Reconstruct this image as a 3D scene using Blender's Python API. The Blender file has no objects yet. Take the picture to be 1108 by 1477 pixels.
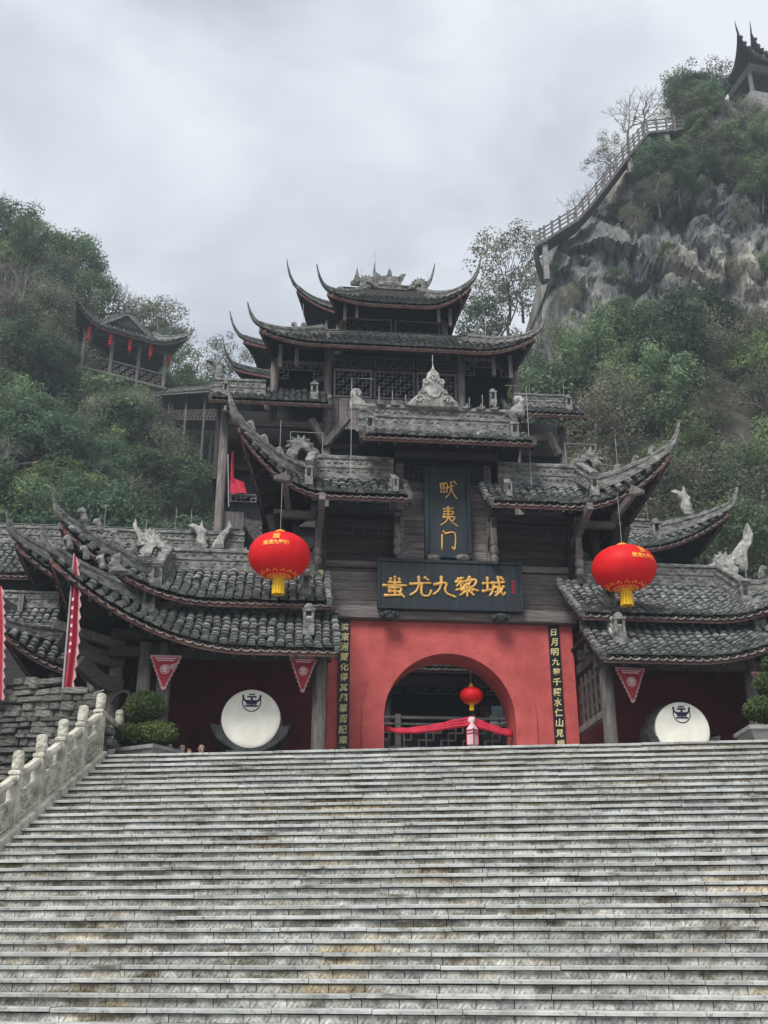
import bpy, bmesh, math, random
from mathutils import Vector, Matrix, Euler, noise
R = math.radians
random.seed(7)
SC = bpy.context.scene
COL = SC.collection

# ---------------------------------------------------------------- camera
FPX, PITCH, CAMZ = 1550.0, R(22.3), 1.6
cd = bpy.data.cameras.new('camera'); cam = bpy.data.objects.new('camera', cd); COL.objects.link(cam)
cam.location = (0, 0, CAMZ); cam.rotation_euler = (R(90) + PITCH, 0, 0)
cd.sensor_fit = 'VERTICAL'; cd.sensor_height = 24.0; cd.lens = 24.0 * FPX / 1477.0
cd.clip_start = .1; cd.clip_end = 3000
SC.camera = cam
SC.view_settings.view_transform = 'Standard'; SC.view_settings.look = 'None'
SC.view_settings.gamma = 1; SC.view_settings.exposure = 1.42; SC.view_settings.use_curve_mapping = False
SC.render.resolution_x, SC.render.resolution_y = 768, 1024
SC.cycles.max_bounces = 6; SC.cycles.diffuse_bounces = 3; SC.cycles.transparent_max_bounces = 6
SC.cycles.volume_bounces = 0
SC.cycles.use_denoising = True

# ---------------------------------------------------------------- sky: overcast cloud over a daylight sky
W = bpy.data.worlds.new('World'); SC.world = W; W.use_nodes = True
nt = W.node_tree; nd = nt.nodes; lk = nt.links; nd.clear()
SUN_EL, SUN_ROT = R(48), R(205)
sky = nd.new('ShaderNodeTexSky'); sky.sky_type = 'NISHITA'; sky.sun_disc = False
sky.sun_elevation = SUN_EL; sky.sun_rotation = SUN_ROT
bg1 = nd.new('ShaderNodeBackground'); bg1.inputs[1].default_value = .08
lk.new(sky.outputs[0], bg1.inputs[0])
tc = nd.new('ShaderNodeTexCoord')
mp = nd.new('ShaderNodeMapping'); mp.inputs['Scale'].default_value = (1, 1, 1.9); mp.inputs['Location'].default_value = (.35, 1.2, .1)
lk.new(tc.outputs['Generated'], mp.inputs[0])
n1 = nd.new('ShaderNodeTexNoise'); n1.inputs['Scale'].default_value = 3.1; n1.inputs['Detail'].default_value = 6
n1.inputs['Roughness'].default_value = .5; n1.inputs['Distortion'].default_value = .35
lk.new(mp.outputs[0], n1.inputs['Vector'])
cr = nd.new('ShaderNodeValToRGB'); lk.new(n1.outputs['Fac'], cr.inputs[0])
e = cr.color_ramp.elements
e[0].position = .38; e[0].color = (.41, .445, .495, 1); e[1].position = .60; e[1].color = (.66, .685, .72, 1)
bg2 = nd.new('ShaderNodeBackground'); lk.new(cr.outputs[0], bg2.inputs[0]); bg2.inputs[1].default_value = .535
mx = nd.new('ShaderNodeMixShader'); mx.inputs[0].default_value = .93
lk.new(bg1.outputs[0], mx.inputs[1]); lk.new(bg2.outputs[0], mx.inputs[2])
wo = nd.new('ShaderNodeOutputWorld'); lk.new(mx.outputs[0], wo.inputs[0])
sl = bpy.data.lights.new('sun', 'SUN'); sl.energy = 1.5; sl.angle = R(22); sl.color = (1, .97, .92)
so = bpy.data.objects.new('sun', sl); COL.objects.link(so)
so.rotation_euler = (R(90) - SUN_EL, 0, R(180) - SUN_ROT)

# ---------------------------------------------------------------- pixel helpers (a pixel gives a direction)
CT, ST = math.cos(PITCH), math.sin(PITCH)
def ray(px, py):
    X = (px - 554) / FPX; U = (738 - py) / FPX
    return Vector((X, CT - U * ST, ST + U * CT))
def atY(px, py, Y):
    d = ray(px, py); d *= Y / d.y
    return d + Vector((0, 0, CAMZ))
def atZ(px, py, z):
    d = ray(px, py); d *= (z - CAMZ) / d.z
    return d + Vector((0, 0, CAMZ))
def proj(p):
    d = p.y * CT + (p.z - CAMZ) * ST; u = -p.y * ST + (p.z - CAMZ) * CT
    return 554 + FPX * p.x / d, 738 - FPX * u / d
PSI = R(5.4)
GO = atY(650, 985, 27.5)
EU = Vector((math.cos(PSI), math.sin(PSI), 0)); EV = Vector((-math.sin(PSI), math.cos(PSI), 0))
def L(px, py, v):                       # pixel -> (u, z) in the gate's own frame on the plane at depth v
    d = ray(px, py); c = Vector((0, 0, CAMZ))
    s = ((GO + EV * v - c).dot(EV)) / d.dot(EV); p = c + d * s
    return (p - GO).dot(EU), p.z
def GW(u, v, z):
    p = GO + EU * u + EV * v
    return Vector((p.x, p.y, z))
def V3(*a): return Vector(a)
def rnd(a, b): return random.uniform(a, b)
def clamp(x, a=0., b=1.): return max(a, min(b, x))

# ---------------------------------------------------------------- materials
MATS = {}
def mat(name, c1, c2=None, scale=3., rough=.8, bump=0., stretch=(1, 1, 1), detail=6, c3=None, p=(.35, .65), rand=0., bscale=None, spec=.3, distort=0., coord='Object', transl=0., metal=0.):
    m = bpy.data.materials.new(name); m.use_nodes = True
    t = m.node_tree; n = t.nodes; l = t.links
    b = n['Principled BSDF']; b.inputs['Roughness'].default_value = rough
    b.inputs['Specular IOR Level'].default_value = spec; b.inputs['Metallic'].default_value = metal
    tcn = n.new('ShaderNodeTexCoord'); mpn = n.new('ShaderNodeMapping'); mpn.inputs['Scale'].default_value = stretch
    if coord == 'World':
        g = n.new('ShaderNodeNewGeometry'); l.new(g.outputs['Position'], mpn.inputs[0])
    else:
        l.new(tcn.outputs['Object'], mpn.inputs[0])
    nz = n.new('ShaderNodeTexNoise'); nz.inputs['Scale'].default_value = scale; nz.inputs['Detail'].default_value = detail
    nz.inputs['Distortion'].default_value = distort; nz.inputs['Roughness'].default_value = .6
    l.new(mpn.outputs[0], nz.inputs['Vector'])
    r = n.new('ShaderNodeValToRGB'); l.new(nz.outputs['Fac'], r.inputs[0])
    r.color_ramp.elements[0].position = p[0]; r.color_ramp.elements[1].position = p[1]
    c2 = c2 or c1
    r.color_ramp.elements[0].color = (*c1, 1); r.color_ramp.elements[1].color = (*c2, 1)
    if c3:
        el = r.color_ramp.elements.new(min(.99, p[1] + .14)); el.color = (*c3, 1)
    out = r.outputs[0]
    if rand:
        oi = n.new('ShaderNodeObjectInfo'); mr = n.new('ShaderNodeMapRange')
        mr.inputs['To Min'].default_value = 1 - rand; mr.inputs['To Max'].default_value = 1 + rand
        l.new(oi.outputs['Random'], mr.inputs['Value'])
        mu = n.new('ShaderNodeMix'); mu.data_type = 'RGBA'; mu.blend_type = 'MULTIPLY'; mu.inputs[0].default_value = 1
        l.new(out, mu.inputs[6]); l.new(mr.outputs[0], mu.inputs[7]); out = mu.outputs[2]
    l.new(out, b.inputs['Base Color'])
    if bump:
        nb = n.new('ShaderNodeTexNoise'); nb.inputs['Scale'].default_value = bscale or scale * 4; nb.inputs['Detail'].default_value = 5
        l.new(mpn.outputs[0], nb.inputs['Vector'])
        bp = n.new('ShaderNodeBump'); bp.inputs['Strength'].default_value = bump; bp.inputs['Distance'].default_value = .05
        l.new(nb.outputs['Fac'], bp.inputs['Height']); l.new(bp.outputs[0], b.inputs['Normal'])
    if transl:
        tr = n.new('ShaderNodeBsdfTranslucent'); ms = n.new('ShaderNodeMixShader'); ms.inputs[0].default_value = transl
        l.new(out, tr.inputs[0]); l.new(b.outputs[0], ms.inputs[1]); l.new(tr.outputs[0], ms.inputs[2])
        l.new(ms.outputs[0], n['Material Output'].inputs[0])
    m['_out'] = 1
    MATS[name] = m
    return m
mat('tile', (.042, .046, .047), (.145, .152, .146), 5.5, .7, .6, rand=.5, c3=(.36, .36, .33), p=(.33, .58), bscale=22)
mat('tile_drip', (.07, .072, .070), (.22, .22, .20), 6, .75, .4, c3=(.36, .355, .33), p=(.3, .55))
mat('tile_bed', (.016, .017, .018), (.058, .060, .058), 6, .85, .4, c3=(.13, .13, .12))
mat('plaster', (.055, .057, .056), (.23, .23, .215), 4.6, .85, .6, c3=(.46, .455, .425), p=(.34, .62), bscale=15, distort=.1, stretch=(1, 1, 1.8), detail=7)
mat('plaster_pale', (.15, .15, .143), (.42, .415, .385), 5, .85, .6, c3=(.56, .55, .51), p=(.34, .6), bscale=18, detail=7)
mat('wood', (.014, .012, .012), (.034, .029, .027), 2.2, .7, .25, stretch=(1, 1, 9), rand=.3)
mat('wood_h', (.022, .019, .019), (.060, .051, .048), 2.2, .65, .3, stretch=(.7, 6, 9), rand=.4)
mat('wood_plank', (.075, .064, .063), (.20, .172, .166), 2.4, .6, .35, stretch=(.8, 6, 10), rand=.35)
mat('wood_grey', (.065, .059, .056), (.17, .152, .142), 2.2, .75, .35, stretch=(5, 5, .9), rand=.25)
mat('wood_ledge', (.075, .066, .063), (.18, .158, .150), 2.4, .7, .3, stretch=(.6, 6, 9), rand=.25)
mat('fascia', (.075, .030, .028), (.16, .075, .068), 3, .7, .2, rand=.15)
mat('soffit', (.011, .012, .015), (.027, .026, .030), 3, .8, .2, stretch=(3, 3, 1))  # dark wood with the blue cast of skylight tinted into the colour
mat('lattice', (.09, .09, .095), (.17, .165, .165), 4, .7)
mat('lattice_dark', (.045, .046, .052), (.085, .084, .09), 4, .7)
mat('void_shade', (.004, .005, .009), (.008, .009, .015), 3, .9)  # shade of unlit interiors, with its skylight blue, painted as a near-black colour
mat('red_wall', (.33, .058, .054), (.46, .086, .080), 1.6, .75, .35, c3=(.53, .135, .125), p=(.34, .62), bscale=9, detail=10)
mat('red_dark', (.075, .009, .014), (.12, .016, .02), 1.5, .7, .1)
mat('board_black', (.006, .007, .009), (.014, .016, .020), 2, .45, .1)
mat('plaque', (.008, .014, .019), (.020, .030, .036), 1.6, .5, .15, stretch=(6, 1, .6), c3=(.06, .072, .076), p=(.4, .72))
mat('gold', (.44, .22, .035), (.72, .42, .10), 7, .35, .2, spec=.6)
mat('gold_pale', (.50, .40, .17), (.75, .66, .36), 7, .5)
mat('seal_red', (.22, .012, .02), None)
mat('stone_rail', (.20, .19, .15), (.50, .48, .40), 4.5, .85, .9, c3=(.60, .58, .50), p=(.30, .52), bscale=18, detail=10)
mat('dry_stone', (.055, .055, .050), (.20, .195, .18), 5, .9, .9, c3=(.36, .35, .32), rand=.45, bscale=9)
mat('concrete', (.16, .16, .155), (.27, .265, .255), 3, .85, .3)
mat('paving', (.20, .20, .19), (.34, .335, .32), 1.6, .85, .3, coord='World')
mat('lantern_red', (.70, .008, .012), (.82, .014, .018), 2.5, .55, .06, transl=.3, spec=.25)
mat('lantern_gold', (.75, .22, .02), (.85, .40, .05), 5, .5)
mat('tassel', (.75, .42, .01), (.85, .52, .02), 20, .6, .4, stretch=(6, 6, .4))
mat('string_red', (.55, .02, .018), (.65, .04, .03), 4, .5, transl=.2)
mat('cloth_red', (.40, .012, .035), (.62, .03, .07), 3, .6, .2, transl=.15)
mat('flag_red', (.36, .020, .045), (.52, .055, .085), 2.6, .7, .1, transl=.2)
mat('flag_trim', (.40, .20, .21), (.52, .32, .32), 4, .7)
mat('flag_mark', (.66, .42, .47), (.72, .5, .55), 4, .7)
mat('white_mark', (.62, .62, .64), (.72, .72, .74), 4, .6)
mat('drum_skin', (.62, .60, .51), (.80, .78, .69), 2.2, .55, .08, c3=(.82, .81, .74), p=(.3, .6))
mat('drum_ink', (.010, .010, .05), (.02, .02, .075), 4, .6)
mat('drum_wood', (.016, .018, .020), (.05, .054, .056), 6, .6, .6, bscale=16)
mat('drum_shell', (.02, .04, .08), (.16, .14, .12), 5, .5, .2, c3=(.02, .10, .18), p=(.35, .5))
mat('metal_grey', (.20, .20, .21), (.28, .28, .29), 4, .5, spec=.5)
mat('wire', (.22, .22, .23), (.30, .30, .31), 4, .5)
mat('skin', (.60, .36, .27), (.68, .43, .33), 4, .55, spec=.35)
mat('hair', (.008, .006, .005), (.02, .014, .011), 12, .45, stretch=(1, 1, .2))
mat('cap', (.30, .26, .19), (.38, .33, .25), 8, .8, .2)
mat('eye', (.01, .008, .008), None)
mat('lips', (.32, .07, .06), None)
for nm, c in (('coat_dark', (.02, .02, .025)), ('coat_red', (.20, .02, .03)), ('coat_beige', (.32, .27, .2)), ('coat_blue', (.03, .05, .10)), ('trousers', (.015, .016, .022))):
    mat(nm, c, tuple(x * 1.5 for x in c), 6, .8, .2)
mat('screen', (.25, .50, .65), (.65, .80, .85), 3, .3, stretch=(1.5, 1, 4))
mat('poster_warm', (.05, .012, .008), (.42, .15, .05), 4, .5)
mat('trunk', (.030, .026, .021), (.085, .075, .062), 6, .9, .5, stretch=(1, 1, .3))
mat('twig', (.14, .13, .118), (.25, .235, .21), 6, .9)
mat('soil', (.03, .034, .022), (.07, .07, .05), .4, .95, .4, coord='World')
def leafmat(name, a, b, c, rand=.45, transl=.38):
    mat(name, a, b, .9, .7, 0, c3=c, p=(.36, .56), rand=rand, transl=transl, detail=3, spec=.15)
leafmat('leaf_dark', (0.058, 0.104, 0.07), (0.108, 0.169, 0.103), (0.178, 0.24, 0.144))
leafmat('leaf_mid', (0.087, 0.138, 0.077), (0.158, 0.224, 0.115), (0.257, 0.305, 0.169))
leafmat('leaf_bright', (0.119, 0.176, 0.081), (0.211, 0.273, 0.119), (0.317, 0.358, 0.175))
leafmat('leaf_olive', (0.119, 0.127, 0.092), (0.205, 0.205, 0.144), (0.29, 0.28, 0.206))
leafmat('leaf_brown', (.070, .052, .036), (.13, .095, .066), (.18, .135, .10))
leafmat('leaf_shrub', (.05, .08, .03), (.12, .16, .055), (.26, .29, .12), rand=.1)
leafmat('leaf_straw', (.15, .125, .07), (.24, .20, .12), (.30, .26, .16))

def stair_mat(name, riser):
    m = bpy.data.materials.new(name); m.use_nodes = True; t = m.node_tree; n = t.nodes; l = t.links
    b = n['Principled BSDF']; b.inputs['Roughness'].default_value = .8; b.inputs['Specular IOR Level'].default_value = .25
    g = n.new('ShaderNodeNewGeometry')
    mp = n.new('ShaderNodeMapping'); mp.inputs['Rotation'].default_value = (0, 0, R(7.3))
    l.new(g.outputs['Position'], mp.inputs[0])
    def noise_(sc, st, d=6):
        q = n.new('ShaderNodeMapping'); q.inputs['Scale'].default_value = st; l.new(mp.outputs[0], q.inputs[0])
        z = n.new('ShaderNodeTexNoise'); z.inputs['Scale'].default_value = sc; z.inputs['Detail'].default_value = d; z.inputs['Roughness'].default_value = .62
        l.new(q.outputs[0], z.inputs['Vector']); return z.outputs['Fac']
    def ramp(f, stops):
        r = n.new('ShaderNodeValToRGB'); l.new(f, r.inputs[0])
        r.color_ramp.elements[0].position = stops[0][0]; r.color_ramp.elements[0].color = (*stops[0][1], 1)
        r.color_ramp.elements[1].position = stops[1][0]; r.color_ramp.elements[1].color = (*stops[1][1], 1)
        for s in stops[2:]:
            q = r.color_ramp.elements.new(s[0]); q.color = (*s[1], 1)
        return r.outputs[0]
    def mul(a, c, f=1.):
        q = n.new('ShaderNodeMix'); q.data_type = 'RGBA'; q.blend_type = 'MULTIPLY'; q.inputs[0].default_value = f
        l.new(a, q.inputs[6]); l.new(c, q.inputs[7]); return q.outputs[2]
    if riser:
        base = ramp(noise_(3.2, (1, 1, 1.6)), [(.32, (.22, .227, .22)), (.66, (.56, .57, .55))])
        cells = n.new('ShaderNodeMapping'); cells.inputs['Scale'].default_value = (1 / .45, 0, 1 / .1537); l.new(mp.outputs[0], cells.inputs[0])
        fl = n.new('ShaderNodeVectorMath'); fl.operation = 'FLOOR'; l.new(cells.outputs[0], fl.inputs[0])
        wn = n.new('ShaderNodeTexWhiteNoise'); l.new(fl.outputs[0], wn.inputs['Vector'])
        base = mul(base, ramp(wn.outputs['Value'], [(0, (.62, .62, .61)), (1, (1.12, 1.12, 1.1))]))
        base = mul(base, ramp(noise_(11, (1, 1, 1), 5), [(.34, (.62, .61, .58)), (.56, (1.1, 1.1, 1.1))]))
        stain = ramp(noise_(1.3, (1, 1, 2.6), 10), [(.36, (.30, .26, .20)), (.50, (1, 1, 1)), (.9, (1, 1, 1))])
        base = mul(base, stain)
        warm = ramp(noise_(.55, (1, 1, 2.2), 5), [(.52, (1, 1, 1)), (.66, (1.15, .94, .68))])
        base = mul(base, warm)
    else:
        base = ramp(noise_(2.2, (1, 2, 2)), [(.28, (.26, .27, .26)), (.60, (.46, .47, .455))])
        cells = n.new('ShaderNodeMapping'); cells.inputs['Scale'].default_value = (1 / 1.25, 0, 1 / .1537); cells.inputs['Location'].default_value = (0, 0, .1); l.new(mp.outputs[0], cells.inputs[0])
        fl = n.new('ShaderNodeVectorMath'); fl.operation = 'FLOOR'; l.new(cells.outputs[0], fl.inputs[0])
        wn = n.new('ShaderNodeTexWhiteNoise'); l.new(fl.outputs[0], wn.inputs['Vector'])
        base = mul(base, ramp(wn.outputs['Value'], [(0, (.74, .73, .71)), (1, (1.08, 1.08, 1.08))]))
        base = mul(base, ramp(noise_(16, (1, 1, 1), 3), [(.30, (.45, .44, .42)), (.44, (1, 1, 1))]))
        stain = ramp(noise_(1.1, (1, 2, 3.), 8), [(.30, (.28, .25, .21)), (.42, (1, 1, 1)), (.9, (1, 1, 1))])
        base = mul(base, stain)
    l.new(base, b.inputs['Base Color'])
    bp = n.new('ShaderNodeBump'); bp.inputs['Distance'].default_value = .03
    h = noise_(14, (1, 1, 1), 4)
    if riser:                                    # carved chevrons
        sx = n.new('ShaderNodeSeparateXYZ'); l.new(mp.outputs[0], sx.inputs[0])
        def mth(op, a, bb=None):
            q = n.new('ShaderNodeMath'); q.operation = op
            for i, s in enumerate((a, bb)):
                if s is None: continue
                if isinstance(s, (int, float)): q.inputs[i].default_value = s
                else: l.new(s, q.inputs[i])
            return q.outputs[0]
        ax = mth('MULTIPLY', mth('ABSOLUTE', mth('SUBTRACT', mth('FRACT', mth('MULTIPLY', sx.outputs[0], 1 / .225)), .5)), 2.)
        hz = mth('FRACT', mth('MULTIPLY', sx.outputs[2], 1 / .1537))
        ch = mth('SINE', mth('MULTIPLY', mth('ADD', ax, hz), 11.))
        h = mth('ADD', mth('MULTIPLY', h, .9), mth('MULTIPLY', ch, .15))
        bp.inputs['Strength'].default_value = 1.
    else:
        bp.inputs['Strength'].default_value = .35
    l.new(h, bp.inputs['Height']); l.new(bp.outputs[0], b.inputs['Normal'])
    MATS[name] = m
stair_mat('riser', True); stair_mat('tread', False)

def rock_mat():
    m = bpy.data.materials.new('rock'); m.use_nodes = True; t = m.node_tree; n = t.nodes; l = t.links
    b = n['Principled BSDF']; b.inputs['Roughness'].default_value = .9; b.inputs['Specular IOR Level'].default_value = .1
    g = n.new('ShaderNodeNewGeometry')
    def nz(sc, st, d=7, dist=0.):
        q = n.new('ShaderNodeMapping'); q.inputs['Scale'].default_value = st; l.new(g.outputs['Position'], q.inputs[0])
        z = n.new('ShaderNodeTexNoise'); z.inputs['Scale'].default_value = sc; z.inputs['Detail'].default_value = d
        z.inputs['Distortion'].default_value = dist; z.inputs['Roughness'].default_value = .62; l.new(q.outputs[0], z.inputs['Vector']); return z.outputs['Fac']
    def rp(f, st):
        r = n.new('ShaderNodeValToRGB'); l.new(f, r.inputs[0]); els = r.color_ramp.elements
        els[0].position, els[0].color = st[0][0], (*st[0][1], 1); els[1].position, els[1].color = st[1][0], (*st[1][1], 1)
        for s in st[2:]:
            q = els.new(s[0]); q.color = (*s[1], 1)
        return r.outputs[0]
    c = rp(nz(.12, (1, 1, .6), 9, .5), [(.34, (.075, .08, .087)), (.50, (.19, .193, .19)), (.64, (.42, .385, .325))])
    s = rp(nz(.75, (1, 1, .10), 9, .25), [(.38, (.42, .44, .48)), (.52, (1.25, 1.24, 1.22))])
    q = n.new('ShaderNodeMix'); q.data_type = 'RGBA'; q.blend_type = 'MULTIPLY'; q.inputs[0].default_value = 1
    l.new(c, q.inputs[6]); l.new(s, q.inputs[7]); l.new(q.outputs[2], b.inputs['Base Color'])
    bp = n.new('ShaderNodeBump'); bp.inputs['Strength'].default_value = 1; bp.inputs['Distance'].default_value = .9
    l.new(nz(1.1, (1, 1, .45), 10), bp.inputs['Height']); l.new(bp.outputs[0], b.inputs['Normal'])
    MATS['rock'] = m
rock_mat()

# ---------------------------------------------------------------- mesh helpers
BASE = {}
def base_of(o):
    while o is not None:
        if o.name in BASE: return BASE[o.name]
        o = o.parent
    return Vector((0, 0, 0))
class MB:
    def __init__(s): s.v = []; s.f = []
    def add(s, vs, fs):
        k = len(s.v); s.v += [Vector(x) for x in vs]; s.f += [tuple(i + k for i in f) for f in fs]; return s
    BF = [(0, 3, 2, 1), (4, 5, 6, 7), (0, 1, 5, 4), (1, 2, 6, 5), (2, 3, 7, 6), (3, 0, 4, 7)]
    def box(s, x0, x1, y0, y1, z0, z1):
        return s.add([(x0, y0, z0), (x1, y0, z0), (x1, y1, z0), (x0, y1, z0), (x0, y0, z1), (x1, y0, z1), (x1, y1, z1), (x0, y1, z1)], MB.BF)
    def beam(s, p, q, w, h, up=Vector((0, 0, 1)), w2=None, h2=None):
        p, q = Vector(p), Vector(q); d = (q - p).normalized(); sd = d.cross(up)
        if sd.length < 1e-4: sd = d.cross(Vector((0, 1, 0)))
        sd.normalize(); n = sd.cross(d)
        out = []
        for c, ww, hh in ((p, w, h), (q, w2 or w, h2 or h)):
            out += [c - sd * ww / 2 - n * hh / 2, c + sd * ww / 2 - n * hh / 2, c + sd * ww / 2 + n * hh / 2, c - sd * ww / 2 + n * hh / 2]
        return s.add(out, [(0, 1, 2, 3), (7, 6, 5, 4), (0, 4, 5, 1), (1, 5, 6, 2), (2, 6, 7, 3), (3, 7, 4, 0)])
    def loft(s, rings, cap=True, closed=True):
        k = len(s.v); n = len(rings[0])
        for r in rings: s.v += [Vector(p) for p in r]
        for i in range(len(rings) - 1):
            for j in range(n if closed else n - 1):
                a = k + i * n + j; b = k + i * n + (j + 1) % n
                s.f.append((a, b, b + n, a + n))
        if cap:
            s.f.append(tuple(k + j for j in reversed(range(n)))); s.f.append(tuple(k + (len(rings) - 1) * n + j for j in range(n)))
        return s
    def tube(s, pts, rad, n=8, cap=True):
        pts = [Vector(p) for p in pts]
        if not hasattr(rad, '__len__'): rad = [rad] * len(pts)
        rings = []; ref = None
        for i, p in enumerate(pts):
            d = (pts[min(i + 1, len(pts) - 1)] - pts[max(i - 1, 0)])
            if d.length < 1e-6: d = Vector((0, 0, 1))
            d.normalize()
            if ref is None: ref = Vector((1, 0, 0)) if abs(d.x) < .8 else Vector((0, 1, 0))
            a = (ref - d * ref.dot(d)).normalized(); b = d.cross(a); ref = a
            rings.append([p + (a * math.cos(t) + b * math.sin(t)) * rad[i] for t in [2 * math.pi * j / n for j in range(n)]])
        return s.loft(rings, cap)
    def lathe(s, prof, c=(0, 0, 0), n=16, axis='z', ribs=0, rd=0.):
        c = Vector(c); rings = []
        for r, h in prof:
            ring = []
            for j in range(n):
                t = 2 * math.pi * j / n; rr = r * (1 - rd * abs(math.sin(ribs * t / 2)) if ribs else 1)
                x, y = rr * math.cos(t), rr * math.sin(t)
                ring.append(c + (Vector((x, y, h)) if axis == 'z' else Vector((x, h, y)) if axis == 'y' else Vector((h, x, y))))
            rings.append(ring)
        return s.loft(rings, True)
    def sweep(s, path, prof, sc=None, up=Vector((0, 0, 1))):
        path = [Vector(p) for p in path]; rings = []
        for i, p in enumerate(path):
            d = (path[min(i + 1, len(path) - 1)] - path[max(i - 1, 0)]).normalized()
            sd = d.cross(up); sd = sd.normalized() if sd.length > 1e-4 else Vector((1, 0, 0)); n = sd.cross(d)
            k = sc[i] if sc else 1.
            rings.append([p + sd * a * k + n * b * k for a, b in prof])
        return s.loft(rings, True)
    def sheet(s, g, flip=False):
        k = len(s.v); m = len(g[0])
        for r in g: s.v += [Vector(p) for p in r]
        for i in range(len(g) - 1):
            for j in range(m - 1):
                a = k + i * m + j
                s.f.append((a, a + m, a + m + 1, a + 1) if flip else (a, a + 1, a + m + 1, a + m))
        return s
    def ell(s, c, r, n=12, m=8):
        c = Vector(c); r = (r, r, r) if not hasattr(r, '__len__') else r
        rings = []
        for i in range(1, m):
            a = math.pi * i / m
            rings.append([c + Vector((r[0] * math.sin(a) * math.cos(t), r[1] * math.sin(a) * math.sin(t), -r[2] * math.cos(a))) for t in [2 * math.pi * j / n for j in range(n)]])
        return s.loft(rings, True)
    def prism(s, outline, y0, y1, fr=None):      # outline in (x, z), extruded along y ; fr maps a vector
        fr = fr or (lambda p: p)
        n = len(outline)
        a = [fr(Vector((x, y0, z))) for x, z in outline]; b = [fr(Vector((x, y1, z))) for x, z in outline]
        k = len(s.v); s.v += a + b
        s.f.append(tuple(k + i for i in range(n))); s.f.append(tuple(k + n + i for i in reversed(range(n))))
        for i in range(n):
            j = (i + 1) % n; s.f.append((k + i, k + n + i, k + n + j, k + j))
        return s
    def jitter(s, amt, freq=3., seed=0):
        for p in s.v:
            q = p * freq + Vector((seed * 7.1, seed * 3.3, 0))
            p += noise.noise_vector(q) * amt
        return s
    def mesh(s, name, smooth=False, off=None):
        me = bpy.data.meshes.new(name)
        vs = [tuple(p - off) for p in s.v] if off else [tuple(p) for p in s.v]
        me.from_pydata(vs, [], s.f); me.update()
        if smooth: me.shade_smooth()
        return me
    def build(s, name, m, parent=None, smooth=False, kind=None, label=None):
        me = s.mesh(name, smooth, base_of(parent) if parent else None)
        me.materials.append(MATS[m]); o = bpy.data.objects.new(name, me); COL.objects.link(o)
        if parent: o.parent = parent
        if kind: o['kind'] = kind
        if label: o['label'] = label
        return o
def fixnormals(o):
    bm = bmesh.new(); bm.from_mesh(o.data); bmesh.ops.recalc_face_normals(bm, faces=bm.faces); bm.to_mesh(o.data); bm.free(); return o
def bevel(o, w=.01, seg=1):
    bm = bmesh.new(); bm.from_mesh(o.data)
    bmesh.ops.bevel(bm, geom=list(bm.edges), offset=w, segments=seg, affect='EDGES', clamp_overlap=True)
    bm.to_mesh(o.data); bm.free(); return o
def tag(o, label, cat, group=None):
    o['label'] = label; o['category'] = cat
    if group: o['group'] = group
    return o
def thing(name, label, cat, base, gate=False, group=None, rot=None):
    o = bpy.data.objects.new(name, None); COL.objects.link(o); o.empty_display_size = .3
    b = Vector(base); BASE[o.name] = b
    if gate: o.location = GW(*b); o.rotation_euler = (0, 0, PSI)
    else:
        o.location = b; o.rotation_euler = (0, 0, rot or 0)
    return tag(o, label, cat, group)
def inst(me, name, parent, M, m=None):
    o = bpy.data.objects.new(name, me); COL.objects.link(o); o.parent = parent; o.matrix_local = M; return o
def text_mesh(body, size, depth, bold=0.):
    c = bpy.data.curves.new('lettering', 'FONT'); c.body = body; c.size = size; c.extrude = depth; c.resolution_u = 2
    c.offset = bold; c.align_x = 'CENTER'; c.align_y = 'CENTER'
    o = bpy.data.objects.new('lettering', c); COL.objects.link(o)
    dg = bpy.context.evaluated_depsgraph_get(); me = bpy.data.meshes.new_from_object(o.evaluated_get(dg))
    bpy.data.objects.remove(o); bpy.data.curves.remove(c)
    xs = [v.co.x for v in me.vertices]; ys = [v.co.y for v in me.vertices]
    if xs:
        cx, cy = (min(xs) + max(xs)) / 2, (min(ys) + max(ys)) / 2
        for v in me.vertices: v.co.x -= cx; v.co.y -= cy
    return me
def lettering(name, body, size, depth, m, parent, u, v, z, bold=0., tilt=0., sx=1., sy=1., skew=0.):
    me = text_mesh(body, size, depth, bold); me.materials.append(MATS[m])
    for q in me.vertices:
        x, y = q.co.x * sx, q.co.y * sy
        q.co.x = x + skew * y; q.co.y = y + skew * x * .3
    M = Matrix.Translation(Vector((u, v, z)) - base_of(parent)) @ Matrix.Rotation(R(90) - tilt, 4, 'X')
    return inst(me, name, parent, M)

# ================================================================ THE SETTING
def structure(o): o['kind'] = 'structure'; return o
g = MB().sheet([[(-1500, -400, 0), (1500, -400, 0)], [(-1500, 2500, 0), (1500, 2500, 0)]]).build('ground', 'paving'); structure(g)

# ---- stairs: frame (s along the step, n up the flight)
SA = R(7.3); SN = Vector((math.sin(SA), math.cos(SA), 0)); STAU = Vector((math.cos(SA), -math.sin(SA), 0))
SP0 = atZ(640, 1077, 5.45); LAND = 5.45; TR, RI = .29, .1537
NST = 35
def SW(s, i, z): p = SP0 + STAU * s - SN * (TR * i); return Vector((p.x, p.y, z))
def s_of(p): return (p - SP0).dot(STAU)
def i_of(p): return -(p - SP0).dot(SN) / TR
def slope_hit(px, py):                                   # pixel on the plane through the nosings
    d = ray(px, py); nrm = STAU.cross((-SN * TR - Vector((0, 0, RI))).normalized()); c = Vector((0, 0, CAMZ))
    k = (SP0 - c).dot(nrm) / d.dot(nrm); return c + d * k
RA, RB = slope_hit(140, 1094), slope_hit(0, 1207)
sa, ia, sb, ib = s_of(RA), i_of(RA), s_of(RB), i_of(RB)
def s_left(i): return sa + (sb - sa) * (i - ia) / (ib - ia)
S_R = 11.5
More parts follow.
